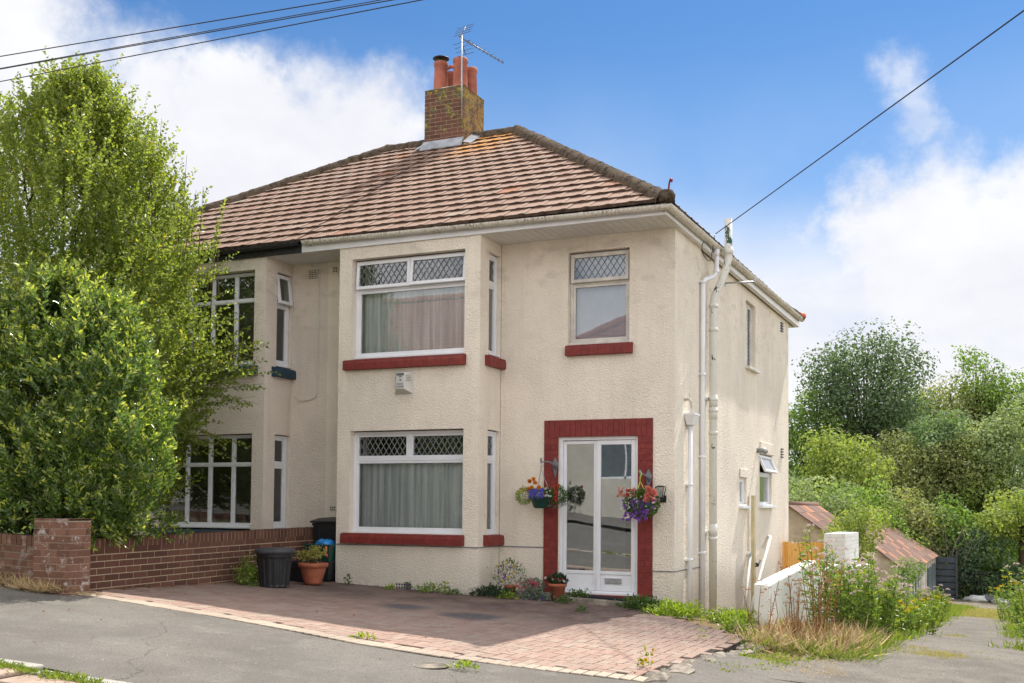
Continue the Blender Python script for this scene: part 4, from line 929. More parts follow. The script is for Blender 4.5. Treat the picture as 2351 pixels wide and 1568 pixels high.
def leafblob(c, r, n, rs, up=.3):
    d = rs.normal(size=(n, 3)); d /= np.linalg.norm(d, axis=1, keepdims=True); q = rs.uniform(.35, 1, (n, 1)) ** .6
    return np.array(c) + d * q * np.array(r), d + np.array([0, 0, up]) + rs.normal(size=(n, 3)) * .35
for nm, a, b_, hi, tr in (('leaf_pot', (.05, .10, .025), (.13, .21, .05), None, .35), ('leaf_lime', (.16, .24, .035), (.30, .38, .05), None, .4), ('leaf_yellowish', (.22, .22, .05), (.40, .36, .10), None, .35), ('leaf_darkpot', (.018, .04, .022), (.05, .09, .04), None, .2), ('leaf_grey', (.09, .13, .10), (.18, .24, .19), None, .25)): m_leaf(nm, a, b_, hi, tr)
for nm, c in (('petal_orange', (.85, .34, .03)), ('petal_blue', (.22, .22, .70)), ('petal_white', (.80, .80, .74)), ('petal_red', (.60, .08, .05)), ('petal_coral', (.85, .33, .26)), ('petal_peach', (.80, .48, .38)), ('petal_purple', (.30, .12, .50)), ('petal_pink', (.75, .20, .26)), ('petal_yellow', (.80, .58, .02)), ('petal_agrimony', (.66, .52, .47)), ('dry_straw', (.74, .57, .33)), ('dry_brown', (.40, .20, .09))):
    def pf(t, c=c):
        col = t.mix(t.rnd, [q * .72 for q in c], [min(1, q * 1.15) for q in c]); setc(t, col, .7, None, spec=.2)
        tl = t.n('ShaderNodeBsdfTranslucent', i={0: col}); mx = t.n('ShaderNodeMixShader', i={0: .35, 1: t.bs.outputs[0], 2: tl.outputs[0]}); t.t.links.new(mx.outputs[0], t.out.inputs[0])
    mat(nm, pf)
def blooms(name, cs, rad, mt, parent, seed=0, pet=7, out=None, layers=2):
    """flower heads: rings of petals; few and large ones become a part each"""
    if len(cs) <= 30 and len(cs) > 1:
        one = {'marigolds': 'marigold', 'coral_begonias': 'begonia'}.get(name, name[:-1]); one = one if one.endswith('flower') or one in ('marigold', 'begonia') else 'flower'
        for i_, c_ in enumerate(cs): blooms(one, [c_], rad, mt, parent, seed * 31 + i_, pet, out, layers)
        return
    rs = np.random.RandomState(seed); P = []; D = []; 
    for c in cs:
        n = np.array(out if out is not None else (.25, -1, .45), float) + rs.normal(size=3) * .35; n /= np.linalg.norm(n); a = np.cross(n, (0, 0, 1.)); a /= np.linalg.norm(a); b2 = np.cross(n, a)
        for ly in range(layers):
            for k in range(pet):
                an = 2 * np.pi * (k + ly * .5) / pet; P.append(np.array(c) + n * ly * rad * .15); D.append((a * np.cos(an) + b2 * np.sin(an)) + n * (.35 + .6 * ly))
    return leafmesh(name, P, D, rad, .85, mt, parent, seed)
def stems(b, pts, rad=.003, n=4):
    for p in pts: b.tube(p, rad, n, cap=False)

def pot(x, y, z, r, h, label, name='flower_pot', rim=True, m='terracotta'):
    t = thing(name, label, 'flower pot', (x, y, z)); b = MB()
    b.lathe((x, y, z), [(0, 0), (r * .60, 0), (r * .66, h * .12), (r * .93, h * .74), (r * .95, h * .78), (r * 1.06, h * .80), (r * 1.09, h * .90), (r * 1.09, h * .98), (r * 1.02, h), (r * .92, h * .97), (r * .88, h * .82), (0, h * .82)], 32) if rim else b.lathe((x, y, z), [(0, 0), (r * .62, 0), (r * .84, h * .78), (r * .95, h * .80), (r, h * .98), (r * .93, h), (r * .86, h * .84), (0, h * .84)], 28)
    b.build('pot_body', MATS[m], t); return t
z = GD(-4.57, -1.42) + .03; t = pot(-4.57, -1.42, z, .185, .285, 'large terracotta pot with a small yellow-green shrub, between the dustbin and the bay')
rs = np.random.RandomState(1); b = MB(); P = []; D = []
for k in range(34):
    a = rs.uniform(0, 6.28); q = rs.uniform(.2, 1); p0 = Vector((-4.57 + .1 * q * math.cos(a), -1.42 + .1 * q * math.sin(a), z + .24)); tip = Vector((-4.57 + .2 * q * math.cos(a) * 1.1, -1.42 + .2 * q * math.sin(a), z + .24 + rs.uniform(.10, .24))); b.tube([p0, p0.lerp(tip, .5) + Vector((0, 0, .02)), tip], .003, 4, cap=False)
    for j in range(22): P.append(np.array(tip) + rs.normal(size=3) * .022); D.append(rs.normal(size=3) + np.array([0, 0, .6]))
b.build('stem', MATS['twig'], t); leafmesh('foliage', P, D, .032, .5, 'leaf_yellowish', t, 3)
def hanging(x, y, zb, label, left):
    t = thing('hanging_basket', label, 'hanging basket', (x, y, zb), 'hanging baskets either side of the front door')
    rs = np.random.RandomState(7 if left else 9); zt_ = zb + .15
    b = MB(); b.lathe((x, y, zb), [(0, 0), (.085, 0), (.10, .02), (.145, .135), (.155, .14), (.155, .155), (.13, .155), (.12, .10), (0, .10)], 28); b.build('bowl', MATS['green_plastic' if left else 'blue_planter'], t)
    hk = Vector((x, y, zb + (.52 if left else .42))); b = MB()
    for a in (0.3, 2.4, 4.5): b.tube([(x + .145 * math.cos(a), y + .145 * math.sin(a), zt_), tuple(hk)], .0035 if left else .006, 5)
    b.tube([tuple(hk), tuple(hk + Vector((0, 0, .05))), tuple(hk + Vector((.02, 0, .10))), tuple(hk + Vector((0, 0, .14))), tuple(hk + Vector((-.022, 0, .12)))], .005 if left else .008, 6); b.build('hanger', MATS['galv' if left else 'lime_plastic'], t)
    # cast bracket fixed to the brick surround
    br = MB(); bx = x + .12 if left else x + .05; br.tube([(bx, -.02, hk.z + .0), (bx, -.06, hk.z + .06), (x + .1 if left else x + .01, y + .05, hk.z + .10), (x, y, hk.z + .10)], .011, 6); br.tube([(x, y, hk.z + .08), (x, y, hk.z + .15)], .013, 6)
    br.add([(bx - .005, -.022, hk.z + .17), (bx - .045, -.03, hk.z + .09), (bx - .03, -.05, hk.z + .02), (bx, -.03, hk.z - .12), (bx + .035, -.05, hk.z + .01), (bx + .045, -.03, hk.z + .08)], [(0, 1, 2, 3, 4, 5)]); br.add([(bx - .05, -.025, hk.z + .03), (bx, -.06, hk.z + .05), (bx + .05, -.025, hk.z + .03), (bx, -.03, hk.z - .03)], [(0, 1, 2, 3)])
    br.build('bracket', MATS['lead'], t)
    c = np.array((x, y, zt_ + .03))
    if left:
        P, D = leafblob(c + (0, 0, .0), (.17, .13, .09), 900, rs); leafmesh('foliage', P, D, .026, .55, 'leaf_pot', t, 1)
        P, D = leafblob(c + (-.24, 0, -.02), (.13, .11, .12), 1500, rs); leafmesh('trailing_foliage', P, D, .018, .5, 'leaf_lime', t, 2)
        P, D = leafblob(c + (.25, .0, .0), (.13, .10, .12), 900, rs); leafmesh('foliage', P, D, .026, .5, 'leaf_pot', t, 4)
        P, D = leafblob(c + (.22, 0, -.09), (.12, .08, .07), 300, rs); leafmesh('dry_stalks', P, D, .06, .06, 'leaf_grey', t, 5)
        cs = [c + np.array(q) for q in ((-.07, -.08, .20), (-.14, -.05, .17), (-.05, -.08, .16), (-.12, -.10, .08), (-.08, -.12, .09), (.02, -.12, .09), (-.14, -.08, .06))]; blooms('marigolds', cs, .036, 'petal_orange', t, 1, 10, layers=3)
        blooms('blue_lobelia', [c + (rs.uniform(-.11, .09), -.13 - rs.uniform(0, .02), rs.uniform(-.05, .07)) for _ in range(120)], .017, 'petal_blue', t, 2, 5)
        blooms('white_flowers', [c + (rs.uniform(.10, .20), -.12, rs.uniform(-.03, .09)) for _ in range(10)], .016, 'petal_white', t, 3, 6)
        blooms('red_flowers', [c + (rs.uniform(.22, .30), -.10, rs.uniform(-.08, .12)) for _ in range(10)], .03, 'petal_red', t, 4, 7)
        blooms('yellow_flowers', [c + (rs.uniform(-.32, -.2), -.10, rs.uniform(.02, .12)) for _ in range(14)], .011, 'petal_yellow', t, 5, 5)
    else:
        P, D = leafblob(c + (.03, -.02, -.04), (.23, .18, .19), 3200, rs, -.1); leafmesh('foliage', P, D, .028, .55, 'leaf_pot', t, 1)
        blooms('purple_petunias', [c + (rs.normal() * .11 + .03, -.17 + rs.uniform(-.01, .03), rs.uniform(-.26, -.01)) for _ in range(44)], .030, 'petal_purple', t, 2, 5)
        blooms('coral_begonias', [c + (rs.uniform(.12, .25), -.14 + rs.uniform(-.02, .02), rs.uniform(-.02, .15)) for _ in range(11)], .048, 'petal_coral', t, 3, 9, layers=3)
        blooms('peach_flowers', [c + (rs.uniform(-.27, -.02), -.12, rs.uniform(.03, .15)) for _ in range(26)], .024, 'petal_peach', t, 4, 6)
        blooms('red_flowers', [c + (rs.uniform(-.22, -.05), -.13, rs.uniform(.05, .14)) for _ in range(10)], .022, 'petal_red', t, 5, 6)
        blooms('white_flowers', [c + (rs.uniform(-.2, .27), -.17, rs.uniform(-.12, .07)) for _ in range(34)], .014, 'petal_white', t, 6, 5)
flat('blue_planter', (.09, .22, .38), .5, .4, .1); flat('lime_plastic', (.42, .52, .06), .5, .4, .1)
hanging(-1.765, -.24, 1.235, 'green bowl hanging basket left of the door with orange, blue and red flowers', True)
hanging(-.385, -.24, 1.17, 'blue hanging basket right of the door spilling coral and purple flowers', False)
# wall lantern
t = thing('wall_lantern', 'small black carriage lantern on the wall right of the door', 'wall lamp', (-.14, 0, 1.40)); cx, cy, z = -.15, -.11, 1.385
b = MB(); b.box(-.185, -.02, 1.325, -.105, 0, 1.415); b.tube([(-.145, -.02, 1.36), (-.147, -.09, 1.355), (cx, cy, 1.375)], .012, 6); b.box(cx - .035, cy - .035, z - .005, cx + .035, cy + .035, z + .008)
b.add([(cx - .062, cy - .062, z + .135), (cx + .062, cy - .062, z + .135), (cx + .062, cy + .062, z + .135), (cx - .062, cy + .062, z + .135), (cx - .03, cy - .03, z + .155), (cx + .03, cy - .03, z + .155), (cx + .03, cy + .03, z + .155), (cx - .03, cy + .03, z + .155)], [(3, 2, 1, 0), (0, 1, 5, 4), (1, 2, 6, 5), (2, 3, 7, 6), (3, 0, 4, 7), (4, 5, 6, 7)])
for sx in (-1, 1):
    for sy in (-1, 1): b.tube([(cx + sx * .032, cy + sy * .032, z), (cx + sx * .056, cy + sy * .056, z + .137)], .0045, 5)
b.build('lantern_frame', MATS['black_metal'], t)
b = MB(); b.add([(cx + s * (.03 if q == 0 else .053), cy + u * (.03 if q == 0 else .053), z + .008 + q * .125) for q in (0, 1) for s, u in ((-1, -1), (1, -1), (1, 1), (-1, 1))], [(k, (k + 1) % 4, 4 + (k + 1) % 4, 4 + k) for k in range(4)]); b.build('lantern_glass', MATS['glass'], t)
b = MB(); b.lathe((cx, cy, z), [(.012, 0), (.016, .04), (.02, .07), (.0, .10)], 10); b.build('bulb', MATS['upvc_old'], t)
# alarm box with its lettering
t = thing('alarm_box', 'white burglar alarm box with dark print, under the upstairs bay sill', 'alarm box', (-3.62, -.66, 2.94)); b = MB()
xa, xb, y0, y1, zb_, zt_ = -3.785, -3.50, -.662, -.785, 2.785, 3.105; F = [(-3.695, y1, 2.845), (-3.572, y1, 2.845), (-3.572, y1, 3.068), (-3.695, y1, 3.068)]; Bk = [(xa, y0, zb_), (xb, y0, zb_), (xb, y0, zt_), (xa, y0, zt_)]
b.add(Bk + F, [(4, 5, 6, 7), (0, 1, 5, 4), (1, 2, 6, 5), (2, 3, 7, 6), (3, 0, 4, 7)]); b.build('case', MATS['white_box'], t, bevel=.005)
b = MB(); e = Vector(F[1]); d1 = Vector(Bk[1]) - Vector(F[1]); nrm = Vector((.86, -.5, 0))
for k in range(4):
    p = Vector((-3.572, y1, 3.02 - .022 * k)) + Vector((.072, .123, .03)) * .16 + Vector((.002, -.0015, 0)); b.obox(p, Vector((.072, .123, 0)) * .55, Vector((.002, -.0015, 0)), (0, 0, .005))
b.build('sounder_slots', MATS['grey_print'], t)
b = MB(); yq = y1 - .0015; b.box(-3.69, yq, 3.028, -3.577, y1, 3.064); b.build('header_print', MATS['grey_print'], t)
b = MB(); cx, cz = -3.633, 2.99
for a, rr in ((2.2, .020), (1.57, .026), (.94, .020)): 
    q = Vector((cx + .026 * math.cos(a), 0, cz + .004 + .022 * math.sin(a))); b.add([(q.x + .0075 * math.cos(2 * math.pi * k / 10), yq, q.z + .0085 * math.sin(2 * math.pi * k / 10)) for k in range(10)], [tuple(range(10))])
b.add([(cx - .017, yq, cz - .030), (cx + .017, yq, cz - .030), (cx + .012, yq, cz - .012), (cx - .012, yq, cz - .012)], [(0, 1, 2, 3)]); b.build('emblem', MATS['navy'], t)
def text(s, x, z, size, name, parent, mt, width=None):
    cu = bpy.data.curves.new(name, 'FONT'); cu.body = s; cu.size = size; cu.align_x = 'CENTER'; cu.extrude = .0004; cu.offset = size * .02
    o = bpy.data.objects.new(name, cu); COL.objects.link(o); bpy.context.view_layer.update(); me = bpy.data.meshes.new_from_object(o.evaluated_get(bpy.context.evaluated_depsgraph_get())); bpy.data.objects.remove(o)
    w = max(v.co.x for v in me.vertices) - min(v.co.x for v in me.vertices); k = (width / w) if width else 1
    for v in me.vertices: v.co = Vector((v.co.x * k, 0, v.co.y)) + Vector((0, -v.co.z, 0))
    me.materials.clear(); me.materials.append(MATS[mt]); o = bpy.data.objects.new(name, me); COL.objects.link(o); o.parent = parent; o.location = Vector((x, yq, z)) - WORLD(parent); return o
text('BRISTOL', -3.633, 2.905, .026, 'lettering', t, 'navy', .100); text('615206', -3.633, 2.868, .030, 'phone_number', t, 'navy', .104)

# ------------------------------------------------------------------ aerial and cables
t = thing('tv_aerial', 'television aerial on a mast strapped to the chimney', 'aerial', (-4.94, 3.44, 8.0)); b = MB(); b.tube([(-4.925, 3.46, 8.15), (-4.94, 3.45, 9.70)], .014, 8); b.build('mast', MATS['galv'], t)
A = Vector((-4.95, 3.36, 9.61)); B_ = Vector((-4.70, 4.72, 9.60)); bd = (B_ - A).normalized(); sd = bd.cross(Vector((0, 0, 1))).normalized(); b = MB(); b.tube([A, B_], .010, 6)
for k in range(10):
    p = A + bd * (.28 + .117 * k); hw = .10 - .004 * k
    for s in (.012, -.012): b.tube([p - sd * hw * .5 + Vector((0, 0, s)), p + sd * hw * .5 + Vector((0, 0, s * 2.2))], .0045, 4)
    b.tube([p - Vector((0, 0, .022)), p + Vector((0, 0, .028))], .007, 4)
b.build('boom', MATS['aerial_metal'], t)
b = MB()
for sg in (1, -1):
    p1 = A + bd * .04; p2 = p1 - bd * .02 + bd * .18 + Vector((0, 0, .26 * sg)); b.tube([p1, p2], .008, 5)
    for k in range(4): p = p1.lerp(p2, .3 + .23 * k); b.tube([p - sd * .19, p + sd * .19], .005, 4)
b.build('reflector', MATS['aerial_metal'], t)
def cable(name, pts, r, label, group=None, sag=.0, n=30):
    P, Q = map(Vector, pts); b = MB(); b.tube([P.lerp(Q, i / n) - Vector((0, 0, sag * 4 * (i / n) * (1 - i / n))) for i in range(n + 1)], r, 6)
    o = b.build(name, MATS['black_metal'], loc=tuple(P.lerp(Q, .5))); tag(o, label, 'cable', group); return o
def along(d1, d2, y=-4.0):                        # straight run between two sight directions in the plane y
    return [Vector((CAM.x + d[0] * (y - CAM.y) / d[1], y, CAM.z + d[2] * (y - CAM.y) / d[1])) for d in (d1, d2)]
for nm, a, c, y, r in (('topmost', (-7.65, 6.89), (-2.56, 6.67), -4.0, .0065), ('upper of the close middle pair of', (-7.62, 6.735), (-2.32, 6.583), -4.0, .0048), ('lower of the close middle pair of', (-7.62, 6.725), (-2.05, 6.553), -4.0, .006), ('lowest', (-7.62, 6.565), (-1.80, 6.487), -4.0, .006)):
    dx = c[0] - a[0]; dz_ = c[1] - a[1]; k0, k1 = 2.6, 3.0
    P = (a[0] - dx * k0, y, a[1] - dz_ * k0); Q = (c[0] + dx * k1, y, c[1] + dz_ * k1); cable('overhead_cable', (P, Q), r, nm + ' overhead cable%s crossing the sky above the tree' % ('s' if 'pair' in nm else ''), 'overhead cables at the top left')
P = Vector((.13, 1.60, 5.17)); Q = Vector((4.08, -4.0, 5.34)); cable('service_cable', (P, P + (Q - P) * 3.2), .0075, 'single black service cable running from the side eaves up to the right', sag=.0)
b = MB(); c = Vector((.15, 1.05, 4.80)); b.tube([(.13, 1.60, 5.17), (.16, 1.45, 5.12), (.16, 1.36, 5.0), (.15, 1.36, 4.86)] + [(.15, c.y + .27 * math.cos(a), c.z + .12 * math.sin(a)) for a in lin(.3, -5.6, 16)], .006, 5)
o = b.build('cable_loop', MATS['black_metal'], loc=tuple(c)); tag(o, 'slack loop of black cable hanging under the side gutter', 'cable')

# ------------------------------------------------------------------ side passage, white wall, fence, pillar
b = MB(); wx = 1.27
def ww(y0, y1, za, zb2):
    b.add([(wx - .09, y0, -1.6), (wx + .09, y0, -1.6), (wx + .09, y1, -1.6), (wx - .09, y1, -1.6), (wx - .09, y0, za), (wx + .09, y0, za - .01), (wx + .09, y1, zb2 - .01), (wx - .09, y1, zb2)], [(0, 3, 2, 1), (4, 5, 6, 7), (0, 1, 5, 4), (1, 2, 6, 5), (2, 3, 7, 6), (3, 0, 4, 7)])
ww(-.75, 1.1, .372, .455); ww(1.1, 2.75, .455, .51); ww(2.75, 4.9, .365, .37); ww(7.9, 9.3, .16, .18)
o = b.build('white_garden_wall', MATS['white_render'], loc=(wx, 2, -.3), bevel=.02); tag(o, 'low white rendered garden wall with a stepped top along the lane', 'wall')
t = thing('wooden_fence', 'new orange-brown board fence between the house and the white pillar', 'fence', (.38, 7.25, -.6)); x = .0; rng = random.Random(6); b = MB()
while x < .76: w = rng.uniform(.085, .10); b.box(x + .002, 7.24 + rng.uniform(-.003, .003), -.7, x + w - .002, 7.262, .635 + rng.uniform(-.004, .004), rng.random()); x += w
b.build('boards', MATS['fence_wood'], t)
b = MB(); b.box(.0, 7.265, .3, .77, 7.30, .39, .3); b.box(.0, 7.265, -.4, .77, 7.30, -.31, .3); b.build('rails', MATS['fence_wood'], t); b = MB(); b.box(.015, 7.20, -.7, .045, 7.236, .62, .4); b.build('post', MATS['fence_wood'], t)
o = brickblock('white_pillar', None, .775, 7.18, 1.15, 9.1, -1.0, .80, 'brick_white', loc=(.95, 7.6, -.6)); tag(o, 'white painted brick pier at the end of the wooden fence', 'pillar')
flat('grey_print2', (.45, .43, .40), .6, .3, .1); flat('batten', (.55, .48, .30), .8, .2, .15, 5)
# things leaning on the side wall
def pole(name, p, q, r, mt, label, cap=None, cat='pole'):
    t = thing(name, label, cat, p, None); b = MB(); b.tube([p, q], r, 10); b.build('shaft', MATS[mt], t)
    if cap: b = MB(); b.tube([tuple(Vector(q)), tuple(Vector(q) + Vector((-.05, .0, .0)))] if cap == 'T' else [tuple(Vector(q) - (Vector(q) - Vector(p)).normalized() * .06), q], r * 1.45, 10); b.build('end_fitting', MATS['upvc'], t)
pole('plastic_pipe', (.25, 2.87, -.46), (.035, 4.34, .51), .024, 'grey_print2', 'grey-white plastic pipe leaning on the side wall, the left one of the pair', 'T')
pole('plastic_pipe', (.28, 3.0, -.46), (.035, 5.98, .75), .024, 'upvc_old', 'long white plastic pipe leaning on the side wall behind the garden wall, the right one', 'T')
t = thing('timber_post', 'narrow weathered timber batten standing upright against the side wall', 'post', (.08, 4.45, -.5)); b = MB(); b.box(.03, 4.40, -.5, .085, 4.52, 1.47, .2); b.build('batten', MATS['batten'], t); b = MB(); b.tube([(.10, 4.44, .30), (.13, 4.5, .34), (.12, 4.36, .36), (.13, 4.46, .30), (.14, 4.6, .40)], .014, 5); b.build('tie', MATS['black_metal'], t)
# ------------------------------------------------------------------ sheds and garages behind
def felt(t):
    n = t.noise(t.pos, 5, 5, .65); c = t.mix(t.rnd, (.15, .09, .068), (.22, .135, .105)); c = t.mix(t.ramp(n, .5, .72, 0, .6), c, (.14, .09, .07)); c = t.mix(t.ramp(t.rnd, .86, .90), c, (.40, .18, .10)); setc(t, c, .95, t.noise(t.pos, 50, 3), .5, .01)
mat('felt', felt); flat('shed_wall', (.42, .36, .27), .95, .1, .2, 4, .5); flat('peeling_white', (.62, .60, .55), .8, .2, .28, 9, .5); flat('garage_door', (.12, .145, .16), .6, .3, .25, 8); flat('steel_blue', (.045, .055, .075), .4, .5, .2, 4)
def gabled(name, label, cat, x0, x1, y0, y1, ze, zr, zg, felt_rows=7, wallm='shed_wall', seed=1, ridge_x=None, group=None):
    rx_ = (x0 + x1) / 2 if ridge_x is None else ridge_x; t = thing(name, label, cat, ((x0 + x1) / 2, (y0 + y1) / 2, zg), group); b = MB()
    b.add([(x0, y0, zg - .5), (x1, y0, zg - .5), (x1, y1, zg - .5), (x0, y1, zg - .5), (x0, y0, ze), (x1, y0, ze), (x1, y1, ze), (x0, y1, ze), (rx_, y0, zr), (rx_, y1, zr)], [(0, 1, 5, 8, 4), (1, 2, 6, 5), (2, 3, 7, 9, 6), (3, 0, 4, 7)]); b.build('wall', MATS[wallm], t)
    b = MB(); rng = random.Random(seed); ov = .14
    for xe in (x0, x1):
        s = 1 if xe > rx_ else -1; A = Vector((xe + s * ov, y0 - .12, ze - ov * (zr - ze) / abs(xe - rx_))); U = Vector((0, 1, 0)); V = Vector((rx_, 0, zr)) - Vector((xe, 0, ze)); L = (y1 - y0) + .24; k = int(L / .45); sl = (Vector((rx_, 0, zr)) - Vector((A.x, 0, A.z))).length; V.normalize(); Nn = Vector((s * V.z, 0, -s * V.x)) 
        if Nn.z < 0: Nn = -Nn
        for j in range(felt_rows):
            for i in range(k):
                o_ = A + U * (L * i / k) + V * (sl * j / felt_rows); b.obox(o_ + Nn * (.014 + rng.uniform(0, .008)), U * (L / k - .008), V * (sl / felt_rows), Nn * .012, rng.random())
        b.obox(A, U * L, V * sl, Nn * .012, .4)
    b.tube([(rx_, y0 - .12, zr + .02), (rx_, y1 + .12, zr + .02)], .07, 8, .5); b.build('roof', MATS['felt'], t); return t
t = gabled('outbuilding', 'beige walled shed with a brown felt roof behind the wooden fence', 'shed', -2.6, .03, 13.0, 17.5, .62, 1.35, -1.2, 4, seed=4, ridge_x=-1.0)
tg = gabled('garage', 'nearer garage with a patched red-brown felt roof and peeling white front on the lane', 'garage', -2.3, .86, 20.6, 27.6, -.42, .78, -1.7, 6, seed=5, group='row of old lane garages')
tg2 = gabled('garage', 'farther garage in the row, lower, with a faded brown felt roof and dark doors', 'garage', -2.55, .92, 27.95, 36.0, -.60, .53, -2.3, 8, seed=6, ridge_x=-.82, group='row of old lane garages')
for t_, x, y0, y1, z0, z1, m in ((tg, .87, 20.9, 21.9, -2, -.6, 'peeling_white'), (tg, .87, 22.2, 23.4, -2, -.55, 'peeling_white'), (tg, .88, 24.3, 25.6, -2, -.95, 'garage_door'), (tg, .88, 25.9, 27.2, -2.2, -.95, 'garage_door'), (tg2, .93, 28.4, 29.6, -2.3, -1.0, 'peeling_white'), (tg2, .93, 31.2, 33.0, -2.3, -1.0, 'garage_door'), (tg2, .93, 33.4, 35.4, -2.3, -.95, 'garage_door')):
    b = MB(); b.box(x - .03, y0, z0, x + .03, y1, z1); n = 6
    for k in range(n): b.box(x + .03, y0 + (y1 - y0) * (k + .06) / n, z0 + .05, x + .045, y0 + (y1 - y0) * (k + .94) / n, z1 - .05)
    b.build('door' , MATS[m], t_)
for t_, y0, y1, z in ((tg, 20.6, 27.6, -.44), (tg2, 27.95, 36, -.64)):
    b = MB(); b.box(.88, y0, z - .14, .93, y1, z); 
    for k in range(7): y = y0 + (y1 - y0) * k / 6.2; b.box(.87, y, -2.2, .945, y + .16, z - .14)
    b.build('frame_timbers', MATS['peeling_white'], t_)
t = thing('steel_container', 'dark blue-grey corrugated steel panel fence at the far end of the garages', 'fence', (1.2, 36.3, -2.3)); b = MB()
for k in range(7): z = -2.6 + k * .27; b.box(.75, 36.20 + .04 * (k % 2), z, 1.72, 36.36, z + .24)
b.box(1.70, 36.15, -2.7, 1.78, 36.4, -.6); b.build('panel', MATS['steel_blue'], t, bevel=.01)
t = thing('metal_railing', 'thin dark metal railing beyond the steel panel', 'railing', (2.2, 36.8, -2.4)); b = MB()
for k in range(9): b.tube([(1.85 + .12 * k, 36.8, -2.6), (1.85 + .12 * k, 36.8, -1.3)], .018, 5)
b.tube([(1.8, 36.8, -1.4), (2.9, 36.8, -1.4)], .02, 5); b.build('bars', MATS['black_metal'], t)
rng = random.Random(12)
for i, (x, y, m, s, lab) in enumerate(((2.5, 35.6, 'white_box', .30, 'pale rubbish sack dumped at the far end of the lane'), (3.0, 35.9, 'grey_print', .36, 'dark rubble heap at the far end of the lane, between two pale sacks'), (3.45, 35.4, 'peeling_white', .26, 'small whitish sack nearest the yellow flowers at the lane end'))):
    b = MB(); n, m_ = 10, 16; vs = []; z = T(x, y)
    for j in range(n):
        for k in range(m_):
            ph, a = math.pi * j / (n - 1), 2 * math.pi * k / m_; d = Vector((math.sin(ph) * math.cos(a), math.sin(ph) * math.sin(a), math.cos(ph))); q = 1 + .6 * mnoise.noise(d * 2.3 + Vector((i * 9, 0, 0))); vs.append((x + d.x * s * 1.5 * q, y + d.y * s * q, z + .08 + d.z * s * .55 * q))
    b.add(vs, [(j * m_ + k, j * m_ + (k + 1) % m_, (j + 1) * m_ + (k + 1) % m_, (j + 1) * m_ + k)[::-1] for j in range(n - 1) for k in range(m_)], 0, 0, True); o = b.build('rubbish_sack' if i != 1 else 'rubble_heap', MATS[m], loc=(x, y, z)); tag(o, lab, 'rubbish')

# ------------------------------------------------------------------ houses across the street (seen only as reflections)
mat('render_opposite', m_render((.62, .58, .50), (.45, .42, .36))); 
def opp(x0, x1, label, rmz):
    y0, y1 = -21.5, -29.5; zg = GD(-12 if x0 < -5 else 0, -16) ; ze = zg + 5.1; zr = zg + 8.1; t = thing('house', label, 'house', ((x0 + x1) / 2, -25, zg), 'houses across the street'); b = MB()
    ops = []; n = int((x1 - x0) // 4)
    for k in range(n):
        u = (x1 - x0) * (k + .5) / n; ops += [(u - .9, u + .9, zg + 3.1, zg + 4.4)]; ops += [(u - .9, u + .9, zg + .9, zg + 2.3)] if k % 2 == 0 else [(u - .5, u + .5, zg + .1, zg + 2.2)]
    facade(b, (x0, y0, 0), (1, 0, 0), (0, 1, 0), x1 - x0, zg - 1, ze, ops, .12); facade(b, (x0, y1, 0), (0, 1, 0), (-1, 0, 0), y0 - y1, zg - 1, ze, []); facade(b, (x1, y1, 0), (0, 1, 0), (1, 0, 0), y0 - y1, zg - 1, ze, []); facade(b, (x0, y1, 0), (1, 0, 0), (0, -1, 0), x1 - x0, zg - 1, ze, [])
    b.build('wall', MATS['render_opposite'], t)
    for (a, c, z0, z1) in ops:
        b = MB(); y = y0 - .08; w = .06; b.box(x0 + a, y - .04, z0, x0 + a + w, y, z1); b.box(x0 + c - w, y - .04, z0, x0 + c, y, z1); b.box(x0 + a, y - .04, z1 - w, x0 + c, y, z1); b.box(x0 + a, y - .04, z0, x0 + c, y, z0 + w); b.box(x0 + (a + c) / 2 - .03, y - .035, z0, x0 + (a + c) / 2 + .03, y, z1); f = b.build('window' if c - a > 1.2 else 'door', MATS['upvc'], t)
        b = MB(); b.quad((x0 + a, y - .02, z0), (x0 + c, y - .02, z0), (x0 + c, y - .02, z1), (x0 + a, y - .02, z1)) if c - a > 1.2 else b.box(x0 + a, y - .03, z0, x0 + c, y - .01, z0 + 1.0); b.build('glass_pane' if c - a > 1.2 else 'door_panel', MATS['garage_door' if c - a > 1.2 else 'upvc'], f)
    b = MB(); o_ = .4; X0, X1, Y0, Y1 = x0 - o_, x1 + o_, y0 + o_, y1 - o_; ym = (y0 + y1) / 2; hx = (Y0 - Y1) / 2
    b.add([(X0, Y0, ze), (X1, Y0, ze), (X1, Y1, ze), (X0, Y1, ze), (X0 + hx, ym, zr), (X1 - hx, ym, zr)], [(0, 4, 5, 1), (1, 5, 2), (2, 5, 4, 3), (3, 4, 0)], .5); rf = b.build('roof', MATS['opp_tile'], t)
    b = MB(); 
    for p, q in (((X0, Y0, ze), (X0 + hx, ym, zr)), ((X1, Y0, ze), (X1 - hx, ym, zr)), ((X0 + hx, ym, zr), (X1 - hx, ym, zr))): ridge_tiles(b, Vector(p) + Vector((0, 0, .05)), Vector(q) + Vector((0, 0, .05)), .16, .5)
    b.build('ridge_tiles', MATS['terracotta'], rf); b = MB(); b.box(X0, Y0 - .03, ze - .2, X1, Y0, ze); b.build('fascia', MATS['upvc'], t)
def opp_tile(t):
    w = t.n('ShaderNodeTexWave', wave_type='BANDS', bands_direction='Y', i={'Vector': t.pos, 'Scale': 1.1, 'Distortion': .4}).outputs[0]; c = t.mix(t.ramp(w, .1, .3), (.10, .04, .03), (.36, .13, .08)); setc(t, c, .85)
mat('opp_tile', opp_tile)
opp(-28.0, -11.2, 'cream house with a red hipped roof across the street, seen reflected in the windows', 0); opp(-10.4, 4.0, 'second red roofed house across the street, nearer to the camera side', 0)
